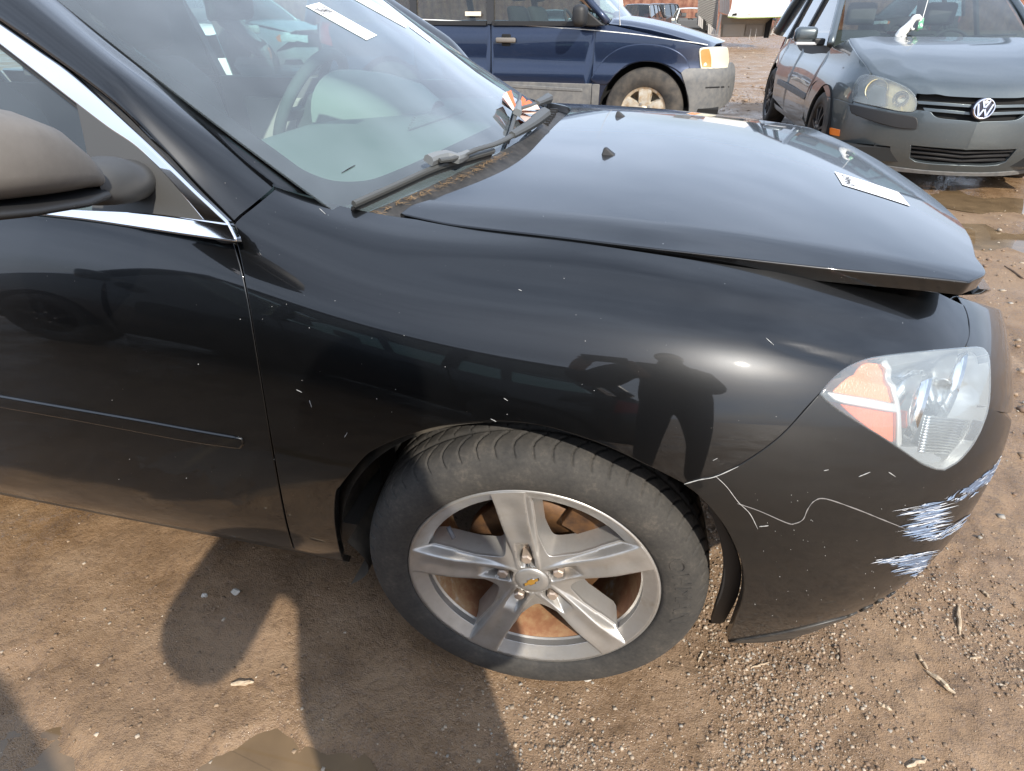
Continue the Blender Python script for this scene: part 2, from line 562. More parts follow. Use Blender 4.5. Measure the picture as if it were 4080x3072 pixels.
c1 = ramp(M_MUD, n_mid, [(.30, (.135, .079, .038)), (.5, (.220, .135, .070)), (.72, (.290, .190, .108))])
c2 = mixcol(M_MUD, ramp(M_MUD, n_big, [(.40, 0.0), (.62, .55)]), c1, (.27, .185, .12))
c3 = mixcol(M_MUD, ramp(M_MUD, n_fine, [(.30, .55), (.52, 0.0)]), c2, (.075, .048, .032))
c4 = mixcol(M_MUD, ramp(M_MUD, n_grit, [(.66, 0.0), (.72, .55)]), c3, (.42, .34, .26))
link(M_MUD, c4, 'Base Color')
# wet where a damp pattern says so: smoother there
wet = add_noise(M_MUD, 1.7, 4, .55)
link(M_MUD, ramp(M_MUD, mixcol(M_MUD, .45, wet, n_fine), [(.42, .10), (.56, .72)]), 'Roughness')
bump(M_MUD, mixcol(M_MUD, .35, n_fine, n_grit), .8, .008)
me.materials.append(M_MUD)
ground = bpy.data.objects.new('ground', me); col.objects.link(ground); tag(ground, kind='structure')
# puddles
M_WATER = mat('muddy_water', (.10, .066, .04), .04, spec=.5)
nW = add_noise(M_WATER, 9, 3, .5); link(M_WATER, ramp(M_WATER, nW, [(.3, (.13, .088, .05)), (.7, (.20, .135, .075))]), 'Base Color')
for i, (cx, cy, rx, ry) in enumerate(PUD):
    a = np.linspace(0, 2 * math.pi, 48, endpoint=False)
    v = [(cx, cy, -.0065 - .0007 * i)] + [(cx + 1.35 * rx * math.cos(t), cy + 1.35 * ry * math.sin(t), -.0065 - .0007 * i) for t in a]
    o = mesh_obj('puddle', v, [(0, k + 1, (k + 1) % 48 + 1) for k in range(48)], M_WATER, None, True)
    tag(o, kind='structure')

# gravel: thousands of small stones, thickest to the right of the tyre
rs = np.random.RandomState(3)
def stones(name, n, sampler, smin, smax, palette, label):
    base = np.array([(-1,-1,-.6),(1,-1,-.6),(1,1,-.6),(-1,1,-.6),(-.8,-.8,.5),(.8,-.8,.5),(.8,.8,.5),(-.8,.8,.5)], float)
    fc = np.array([(0,3,2,1),(4,5,6,7),(0,1,5,4),(1,2,6,5),(2,3,7,6),(3,0,4,7)])
    xy = sampler(n); n = len(xy); z = ground_h(xy[:, 0], xy[:, 1])
    s_ = smin * (smax / smin) ** (rs.rand(n) ** 2.2)
    V = base[None] * (1 + rs.uniform(-.35, .35, (n, 8, 3))) * s_[:, None, None] * rs.uniform(.7, 1.15, (n, 1, 3))
    a = rs.rand(n) * 6.28; c, q = np.cos(a)[:, None], np.sin(a)[:, None]
    X = V[..., 0] * c - V[..., 1] * q; Y = V[..., 0] * q + V[..., 1] * c
    T = np.stack([X + xy[:, :1], Y + xy[:, 1:2], V[..., 2] * .8 + z[:, None] + s_[:, None] * .15], -1).reshape(-1, 3)
    Fx = (fc[None] + (np.arange(n) * 8)[:, None, None]).reshape(-1, 4)
    me = bpy.data.meshes.new(name)
    me.vertices.add(len(T)); me.vertices.foreach_set('co', T.ravel())
    me.loops.add(len(Fx) * 4); me.loops.foreach_set('vertex_index', Fx.ravel())
    me.polygons.add(len(Fx)); me.polygons.foreach_set('loop_start', np.arange(len(Fx)) * 4); me.polygons.foreach_set('loop_total', np.full(len(Fx), 4))
    me.update(); me.validate()
    ca = me.color_attributes.new('tint', 'FLOAT_COLOR', 'POINT')
    pal = np.array(palette)[rs.randint(0, len(palette), n)] * rs.uniform(.7, 1.2, (n, 1))
    ca.data.foreach_set('color', np.repeat(np.c_[pal, np.ones(n)], 8, 0).ravel())
    me.materials.append(M_STONE)
    o = bpy.data.objects.new(name, me); col.objects.link(o)
    return tag(o, label, 'gravel', kind='stuff')
M_STONE = mat('gravel_stone', (.4, .35, .3), .75)
N_, L_, B_ = nodes(M_STONE); at = N_.new('ShaderNodeVertexColor'); at.layer_name = 'tint'; L_.new(at.outputs['Color'], B_.inputs['Base Color'])
PALE = [(.36, .28, .20), (.28, .20, .135), (.23, .155, .10), (.20, .13, .085), (.42, .35, .27), (.25, .175, .115), (.30, .27, .23), (.22, .15, .095)]
def samp_right(n):
    p = np.stack([rs.uniform(-.15, 1.6, n * 3), rs.uniform(-1.45, -.15, n * 3)], -1)
    d = .15 + .85 * smoothstep(-.12, .15, p[:, 0]) * (1 - .55 * smoothstep(.55, 1.15, p[:, 0])) * (1 - .6 * smoothstep(-.55, -.25, p[:, 1]))
    d *= np.clip(.55 + 1.6 * fbm(p[:, 0], p[:, 1], 4, 3, 77), .08, 1)
    return p[rs.rand(len(p)) < d][:n]
stones('gravel', 42000, samp_right, .0007, .0042, PALE, 'pale brown gravel scattered over the mud by the front tyre')
def samp_left(n): 
    p = np.stack([rs.uniform(-1.7, .1, n * 3), rs.uniform(-1.45, -.6, n * 3)], -1)
    return p[rs.rand(len(p)) < np.clip(.25 + 1.5 * fbm(p[:, 0], p[:, 1], 3, 3, 78), .03, 1)][:n]
stones('gravel', 2200, samp_left, .0006, .0046, [(.42, .35, .27), (.28, .20, .13), (.2, .135, .085), (.22, .15, .095), (.22, .15, .095)], 'sparse small stones in the shaded mud beside the door')
def samp_far(n):
    p = np.stack([rs.uniform(-1.5, 5.0, n * 3), rs.uniform(-.2, 11.0, n * 3)], -1)
    return p[rs.rand(len(p)) < np.clip(.3 + 1.3 * fbm(p[:, 0], p[:, 1], 1.2, 3, 79), .05, 1)][:n]
stones('gravel', 14000, samp_far, .003, .014, PALE, 'coarser gravel strewn over the yard between the cars')
def samp_yard(n):
    return np.stack([rs.uniform(-12, 16, n), 8 + 26 * rs.rand(n) ** 1.3], -1)
stones('gravel', 6000, samp_yard, .008, .035, PALE, 'loose rubble dotted across the yard behind the parked cars')

# sticks and chips one can pick out
M_WOOD = mat('bleached_wood', (.45, .36, .25), .85)
_n = add_noise(M_WOOD, 60, 4, .6, sxyz=(1, 1, 8)); link(M_WOOD, ramp(M_WOOD, _n, [(.3, (.26, .18, .11)), (.7, (.58, .48, .35))]), 'Base Color')
M_DWOOD = mat('wet_dark_wood', (.12, .075, .045), .7)
def stick(p0, p1, w, m, label, group=None, kind_='stick'):
    a, b = P(*p0, z=.004), P(*p1, z=.006)
    a[2] = ground_h(a[:1], a[1:2])[0] + w * .6; b[2] = ground_h(b[:1], b[1:2])[0] + w * .7
    k = np.linspace(0, 1, 7)[:, None]; pth = a * (1 - k) + b * k
    pth[1:-1] += rs.normal(0, w * .25, (5, 3))
    ww = w * np.array([.45, .8, 1, .95, 1.0, .8, .35])
    o = MB().tube(pth, ww, 7).build(kind_, m, None, smooth=False)
    return tag(o, label, kind_)
stick((2068,1312), (2074,1370), .0045, M_WOOD, 'pale upright-lying stick on the mud right of the bumper')
stick((1810,1400), (1814,1436), .0030, M_DWOOD, 'short dark twig below the bumper edge')
stick((1622,1443), (1660,1433), .0022, M_WOOD, 'straw-coloured sliver lying below the bumper corner')
stick((1982,1415), (2003,1445), .0040, M_WOOD, 'upper piece of the long split pale stick')
stick((2000,1452), (2062,1500), .0055, M_WOOD, 'long split pale stick lying on the gravel')
stick((1895,1520), (1925,1538), .0045, M_WOOD, 'chunky bleached wood chip on the gravel')
stick((2118,1275), (2138,1292), .0040, M_WOOD, 'pale wedge of wood near the right edge')
stick((2093,1424), (2117,1421), .0030, M_WOOD, 'small pale splinter level with the dark twig')
stick((2170,575), (2212,602), .006, M_DWOOD, 'dark thin stick beside the white puddle')
stick((500,1480), (548,1474), .0060, M_WOOD, 'pale wooden chip lying in the shadow by the door', kind_='wood chip')
stick((1955,1660), (2000,1640), .0040, M_WOOD, 'pale stick at the lower edge of the gravel')
stick((1508,1430), (1518,1405), .0025, M_WOOD, 'thin twig standing out from gravel by the tyre')
for (px, py), s_, lb in (((512,1285), .010, 'white angular stone on the mud under the door'), ((444,1292), .007, 'smaller white stone left of the angular one'), ((1268,1468), .009, 'whitish stone touching the foot of the tyre')):
    c = P(px, py, z=0); c[2] = ground_h(c[:1], c[1:2])[0]
    bm = bmesh.new(); bmesh.ops.create_icosphere(bm, subdivisions=2, radius=s_)
    for v_ in bm.verts: v_.co *= 1 + rs.uniform(-.22, .22)
    for v_ in bm.verts: v_.co = Vector((v_.co.x * 1.2, v_.co.y * .8, v_.co.z * .75)) + Vector((c[0], c[1], c[2] + s_ * .35))
    me = bpy.data.meshes.new('stone'); bm.to_mesh(me); bm.free()
    me.materials.append(mat('pale_stone', (.5, .47, .42), .8)); o = bpy.data.objects.new('stone', me); col.objects.link(o); tag(o, lb, 'stone')
# ================================================================ materials of the near car
M_BLACK = paint('black_metallic_paint', (.016, .0168, .0182), .92, .345, .004, dust_col=(.30, .28, .25))
M_BUMP = paint('scuffed_bumper_paint', (.009, .0092, .0095), .5, .45, .006, coat_rough=.05)
nodes(M_BUMP)[2].inputs['Coat Weight'].default_value = .6
M_BLACKP = mat('black_trim_plastic', (.018, .018, .019), .55)
M_GREYP = mat('weathered_grey_plastic', (.11, .105, .10), .62)
_n = add_noise(M_GREYP, 90, 4, .6); _n3 = add_noise(M_GREYP, 7, 4, .6); link(M_GREYP, ramp(M_GREYP, mixcol(M_GREYP, .25, _n3, _n), [(.3, (.13, .118, .105)), (.7, (.20, .183, .164))]), 'Base Color'); bump(M_GREYP, add_noise(M_GREYP, 900, 2, .5), .12, .0006)
M_ARM = mat('dark_grey_grained_plastic', (.055, .055, .054), .55)
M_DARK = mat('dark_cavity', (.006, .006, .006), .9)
M_CHROME = mat('bright_trim', (.88, .88, .90), .06, 1.0)
M_SILL = mat('dusty_black_sill', (.03, .029, .028), .45)
_n = add_noise(M_SILL, 14, 5, .65, sxyz=(1, 1, 5)); link(M_SILL, ramp(M_SILL, _n, [(.35, (.018, .018, .019)), (.7, (.075, .068, .058))]), 'Base Color')
M_RUBBER = mat('black_rubber', (.022, .022, .022), .7)
M_GLASS = glass_mat('windscreen_glass', (.58, .80, .77), rough=0.0, haze=.075)  # haze paints in part of the milky sky reflection
M_SGLASS = glass_mat('side_glass', (.42, .60, .57), rough=0.0, haze=.05)  # pale haze added for the sky mirrored in the side panes

sedan = empty('sedan', (0, 0, 0), 0, 'dusty black sedan nearest the viewer, hood ajar and front bumper scraped', 'car')

# ---------------------------------------------------------------- body side master surface
UK = np.array([-3.95, -3.65, -3.2, -2.6, -1.8, -1.1, -.62, -.45, -.30, 0.0, .30, .50, .66, .84, 1.10, 1.38])
VK = np.array([0, .11, .26, .41, .54, .64, .73, .81, .89])
def _st(x, yz): return [(x, y, z) for y, z in yz]
_door = [(-.80,.20),(-.862,.30),(-.887,.45),(-.895,.60),(-.888,.75),(-.871,.85),(-.838,.94),(-.79,1.03),(-.735,1.10)]
CT = [
 [(-3.78,-.55,.28),(-3.84,-.58,.36),(-3.90,-.60,.47),(-3.92,-.60,.60),(-3.90,-.58,.72),(-3.86,-.56,.83),(-3.82,-.53,.92),(-3.79,-.50,.98),(-3.75,-.45,1.03)],
 [(-3.55,-.76,.26),(-3.58,-.79,.34),(-3.60,-.80,.46),(-3.62,-.80,.60),(-3.60,-.78,.73),(-3.58,-.76,.84),(-3.56,-.73,.94),(-3.54,-.68,1.00),(-3.52,-.62,1.04)],
 _st(-3.2, [(-.80,.22),(-.845,.31),(-.865,.45),(-.872,.60),(-.866,.75),(-.852,.86),(-.825,.96),(-.76,1.04),(-.68,1.08)]),
 _st(-2.6, [(-.80,.20),(-.86,.30),(-.885,.45),(-.893,.60),(-.887,.75),(-.873,.86),(-.846,.965),(-.785,1.06),(-.715,1.14)]),
 _st(-1.8, [(y, z + (.02 if i > 5 else 0)) for i, (y, z) in enumerate(_door)]),
 _st(-1.1, _door),
 _st(-.62, [(-.80,.20),(-.862,.30),(-.887,.45),(-.895,.60),(-.888,.75),(-.871,.85),(-.838,.938),(-.789,.995),(-.732,1.035)]),
 _st(-.45, [(-.80,.20),(-.862,.30),(-.887,.45),(-.896,.60),(-.889,.74),(-.870,.84),(-.836,.915),(-.787,.962),(-.727,.985)]),
 _st(-.30, [(-.80,.20),(-.86,.30),(-.888,.45),(-.898,.60),(-.891,.73),(-.872,.82),(-.835,.885),(-.775,.928),(-.705,.948)]),
 _st(0.0, [(-.80,.20),(-.86,.30),(-.893,.45),(-.905,.60),(-.896,.71),(-.872,.79),(-.827,.86),(-.757,.908),(-.683,.935)]),
 _st(.30, [(-.815,.20),(-.853,.30),(-.882,.44),(-.890,.58),(-.880,.69),(-.855,.775),(-.810,.842),(-.741,.888),(-.668,.913)]),
 _st(.50, [(-.77,.20),(-.81,.30),(-.836,.43),(-.842,.56),(-.830,.665),(-.803,.748),(-.757,.81),(-.695,.852),(-.632,.876)]),
 [(.60,-.675,.21),(.635,-.715,.30),(.655,-.742,.42),(.66,-.748,.54),(.655,-.738,.645),(.645,-.712,.72),(.63,-.675,.78),(.615,-.63,.82),(.60,-.585,.845)],
 [(.70,-.49,.22),(.75,-.525,.30),(.775,-.55,.42),(.78,-.555,.53),(.765,-.555,.63),(.745,-.54,.70),(.72,-.52,.76),(.695,-.50,.80),(.67,-.48,.825)],
 [(.76,-.25,.22),(.81,-.27,.30),(.84,-.28,.42),(.845,-.28,.53),(.83,-.28,.62),(.805,-.28,.69),(.78,-.28,.745),(.75,-.28,.785),(.72,-.27,.81)],
 [(.78,0,.22),(.83,0,.30),(.862,0,.42),(.867,0,.53),(.85,0,.62),(.825,0,.69),(.80,0,.745),(.77,0,.785),(.74,0,.81)],
]
CT = np.array(CT)
CT[12] += [.008, -.004, 0]; CT[13] += [.012, -.006, 0]; CT[14] += [.016, 0, 0]; CT[15] += [.016, 0, 0]
CT[13, 4:8, 0] += .008; CT[14, 4:8, 0] += .012; CT[15, 4:8, 0] += .012
def _side(uv):
    wu = spline_basis(UK, uv[:, 0]); wv = spline_basis(VK, uv[:, 1])
    p = np.einsum('ni,nj,ijk->nk', wu, wv, CT)
    u, v = uv[:, 0], uv[:, 1]
    # hollow under hood edge and groove above lamp, both shaped for reflected dark bands
    d = -.0045 * np.exp(-((v - .775 + .03 * (u - .1)) / .026) ** 2) * smoothstep(-.30, -.05, u) * (1 - smoothstep(.45, .62, u))
    v0 = .735 - .055 * (u - .30) / .34
    d = d - .0060 * np.exp(-((v - v0) / .0085) ** 2) * smoothstep(.27, .36, u) * (1 - smoothstep(.60, .635, u)) * (.35 + .65 * smoothstep(.27, .60, u))
    n = np.array([.15, -.62, .77])
    return p + d[:, None] * n
SIDE = Surf(_side, (UK[0], UK[-1]), (VK[0], VK[-1]), (330, 60))

# traced panel lines (pixel positions in the photograph scaled to 2212 wide)
G_DOORF = [(505,491),(522,560),(537,640),(552,730),(570,840),(590,960),(608,1060),(622,1130),(637,1186)]
G_ARCHR = [(739,1212),(728,1170),(721,1115),(724,1064),(734,1048),(754,1022),(787,984),(813,967),(852,949),(901,932),(950,919),(999,912),(1067,908),(1128,911),(1190,922),(1239,936),(1283,951),(1330,970),(1382,995),(1430,1018),(1477,1042)]
G_FB = [(1477,1042),(1510,1032),(1545,1025),(1600,1000),(1660,960),(1700,925),(1740,880),(1768,850)]
G_LTOP = [(1768,850),(1790,825),(1820,798),(1860,778),(1910,767),(2000,757),(2083,750)]
G_FF = [(2083,750),(2092,725),(2091,698),(2085,670),(2068,638)]
G_HOODG = [(2068,638),(1950,623),(1800,604),(1600,577),(1400,547),(1200,517),(1000,493),(851,465)]
G_GLASS = [(851,465),(836,458),(795,455),(760,440),(700,417),(651,398),(621,382)]
G_PIL = [(621,382),(600,405),(560,440),(520,472),(505,489)]
f_out = SIDE.outline([G_DOORF, [(637,1186),(690,1199),(739,1212)], G_ARCHR, G_FB, G_LTOP, G_FF, G_HOODG, G_GLASS, G_PIL])
panel('fender', f_out, SIDE, .0075, M_BLACK, sedan, mirror=True)

# door skin
d_top = [(-1.62, .752), (-1.3, .748), (-1.0, .742), (-.8, .736)]
door = panel('door', SIDE.outline([[(500,520),(517,575),(531,640),(546,730),(564,840),(584,960),(602,1060),(616,1130),(631,1184)],
        [(631,1184),(470,1153),(274,1118),(0,1063)], ('uv', [(-1.35,.055),(-1.62,.055),(-1.655,.40),(-1.64,.60),(-1.62,.745)]),
        [(0,448),(60,460),(160,473),(294,491),(420,511),(500,522)]]), SIDE, .014, M_BLACK, sedan, mirror=True)
# rear door and quarter, continuing out of view
panel('rear_door', np.array([(-1.66,.055),(-2.35,.055),(-2.48,.20),(-2.62,.40),(-2.72,.60),(-2.75,.76),(-1.67,.765),(-1.665,.6),(-1.675,.4)]), SIDE, .03, M_BLACK, sedan, mirror=True)
_a = np.linspace(R(28), R(152), 24)
panel('rear_quarter', np.vstack([[(-3.95,.0),(-3.95,.85),(-2.8,.85),(-2.78,.77),(-2.74,.6),(-2.64,.4),(-2.52,.22)],
      np.stack([-2.86 + .385 * np.cos(_a) * 1.0, .10 + .385 * np.sin(_a) - .02], -1), [(-3.22,.05),(-3.3,.0)]]), SIDE, .03, M_BLACK, sedan, mirror=True)
# sill
panel('sill', SIDE.outline([[(640,1190),(690,1202),(738,1214)], [(738,1214),(746,1244)], [(746,1244),(600,1211),(424,1168),(200,1127),(0,1090)],
      ('uv', [(-1.4,.0),(-2.40,.0),(-2.42,.047)]), ('uv', [(-1.4,.047)]), [(0,1068),(274,1123),(470,1158),(640,1190)]]), SIDE.offset(-.004), .02, M_SILL, sedan, mirror=True)
# bumper
b_out = SIDE.outline([[(1481,1047),(1513,1036),(1548,1029),(1603,1004),(1663,964),(1704,928),(1744,884),(1770,854)],
    [(1772,856),(1800,880),(1850,912),(1900,942),(1950,975),(1990,1002),(2020,1014),(2040,1018)],
    [(2040,1018),(2072,998),(2104,958),(2126,912),(2140,880)], ('uv', [(.90,.50),(1.1,.50),(1.38,.50),(1.38,.0),(1.1,.0),(.9,.0)]),
    [(1931,1313),(1907,1326),(1824,1353),(1700,1383),(1562,1404)],
    [(1562,1404),(1576,1373),(1592,1332),(1607,1286),(1608,1233),(1592,1183),(1563,1129),(1513,1071),(1481,1047)]])
panel('bumper', b_out, SIDE, .014, M_BUMP, sedan, join_mirror=True, label='scraped black front bumper')
# matt dark strip added for the shade along the bumper's lower edge
stripb = SIDE.offset(.0035)
panel('bumper_shade_strip', np.vstack([stripb.inv(cr([(1931,1313),(1907,1326),(1824,1353),(1700,1383),(1564,1403)], 5)), stripb.inv(cr([(1570,1390),(1700,1368),(1824,1337),(1907,1310),(1940,1292)], 5)), [(.9, .022), (1.1, .022), (1.38, .022), (1.38, -.002), (1.1, -.002), (.9, -.002)]]), stripb, .02, M_SILL, sedan, hem=.003, depth=.03, join_mirror=True)
# fascia piece above the lamp running to the grille
panel('upper_fascia', SIDE.outline([[(2070,638),(2088,670),(2095,698),(2095,725),(2088,748)], [(2088,748),(2120,752),(2134,764)],
    [(2134,764),(2140,800),(2140,850),(2134,885)], ('uv', [(.90,.515),(1.1,.515),(1.38,.515),(1.38,.87),(1.1,.87),(.86,.87)])]), SIDE, .014, M_BLACK, sedan, join_mirror=True)

# ---------------------------------------------------------------- hood (ajar at the nose)
HX = np.array([-.36,-.15, .10, .30, .50, .64, .74, .80])
HC = np.array([.975, .974, .970, .957, .930, .902, .874, .852])
HE = np.array([.948, .944, .938, .926, .910, .893, .872, .852])
def _hood(uv):
    x, y = uv[:, 0], uv[:, 1]
    b = spline_basis(HX, x); zc = b @ HC; ze = b @ HE
    t = np.abs(y) / .70
    return np.stack([x, y, zc - (zc - ze) * t ** 2.2 - .010 * smoothstep(.90, 1.04, t)], -1)
HOOD = Surf(_hood, (-.36, .80), (-.76, .76), (120, 120), out=(0, 0, 1))
h_near = HOOD.inv(cr([(868,460),(930,474),(1000,486),(1200,509),(1400,533),(1600,556),(1800,578),(1950,592),(2050,602),(2092,607)], 5))
h_nose = [(.628,-.555),(.672,-.42),(.704,-.28),(.722,-.14),(.727,0)]
h_back = HOOD.inv(cr([(1188,282),(1168,304),(1140,333),(1100,362),(1050,386),(1000,406),(940,428),(893,443),(868,460)], 5))
hn = h_near; corner = cr(np.array([hn[-1], (hn[-1] + h_nose[0]) / 2 + [.012, -.012], h_nose[0]]), 5)
half = np.vstack([hn, corner, cr(h_nose, 5)])
hb = h_back.copy(); hb[0, 1] = 0.0
hb = hb[hb[:, 1] <= 0]
halfb = np.vstack([[(hb[0][0], 0.0)], hb])
out_h = dedupe(np.vstack([half, (half * [1, -1])[::-1], (halfb * [1, -1])[::-1], halfb]))
hood = panel('hood', out_h, HOOD, .018, M_BLACK, sedan, hem=.003, depth=.022, label='black hood standing slightly open')
# ================================================================ wheels
M_TYRE = mat('dusty_tyre_rubber', (.04, .039, .037), .82)
_n = add_noise(M_TYRE, 14, 5, .65); _n2 = add_noise(M_TYRE, 160, 3, .6)
link(M_TYRE, ramp(M_TYRE, mixcol(M_TYRE, .35, _n, _n2), [(.34, (.024, .023, .022)), (.55, (.048, .044, .039)), (.72, (.095, .082, .068))]), 'Base Color')
bump(M_TYRE, _n2, .25, .0015)
M_ALLOY = mat('dull_silver_alloy', (.48, .475, .465), .34, .72)
_n = add_noise(M_ALLOY, 25, 5, .6); _n2 = add_noise(M_ALLOY, 210, 2, .6)
_c = ramp(M_ALLOY, _n, [(.3, (.53, .52, .505)), (.62, (.46, .44, .41)), (.8, (.36, .31, .25))])
link(M_ALLOY, mixcol(M_ALLOY, ramp(M_ALLOY, _n2, [(.74, 0.0), (.78, .5)]), _c, (.2, .13, .08)), 'Base Color')
link(M_ALLOY, ramp(M_ALLOY, _n, [(.3, .28), (.75, .5)]), 'Roughness')
M_RUSTY = mat('rust_stained_barrel', (.4, .25, .15), .7, .15)
_n = add_noise(M_RUSTY, 9, 6, .62, dist=.6); _n2 = add_noise(M_RUSTY, 70, 4, .6)
link(M_RUSTY, ramp(M_RUSTY, mixcol(M_RUSTY, .3, _n, _n2), [(.33, (.50, .46, .40)), (.43, (.40, .25, .13)), (.56, (.30, .14, .07)), (.75, (.20, .085, .045))]), 'Base Color')
M_DISC = mat('rusty_brake_iron', (.22, .10, .04), .6, .4)
_n = add_noise(M_DISC, 30, 4, .6); link(M_DISC, ramp(M_DISC, _n, [(.3, (.055, .032, .022)), (.6, (.17, .085, .035)), (.8, (.10, .085, .08))]), 'Base Color')
M_LUG = mat('dirty_lug_nut', (.52, .42, .34), .45, .6)
M_GOLD = mat('gold_emblem', (.55, .30, .06), .35, .5)

def wheel_rim_depth(x, z, spin, ns=5):
    r = np.hypot(x, z); th = np.arctan2(z, x) - spin
    per = 2 * math.pi / ns; dt = (th + per / 2) % per - per / 2
    t = np.abs(r * np.sin(dt)); a = r * np.cos(dt)
    w = .0205 + .0075 * np.clip((r - .07) / .15, 0, 1)
    m = 1 - smoothstep(w - .0005, w + .0045, t)
    ds = .012 * (1 - smoothstep(.06, .17, a)) + .0035 * (1 - smoothstep(.0, w, t)) * smoothstep(.09, .12, a) * (1 - smoothstep(.19, .222, a))
    dn = np.where(r > .15, np.clip((.228 - r) * .62, 0, .02) + .0015, .0195 - .006 * smoothstep(.09, .04, r))
    d = m * ds + (1 - m) * dn
    pk = (1 - smoothstep(.0115, .0140, t)) * (1 - smoothstep(.088, .112, a)) * smoothstep(.036, .0405, a)
    d = d + pk * .022 * (1 - smoothstep(.064, .108, a))
    cap = 1 - smoothstep(.0335, .0355, r)
    return d * (1 - cap) + .014 * cap

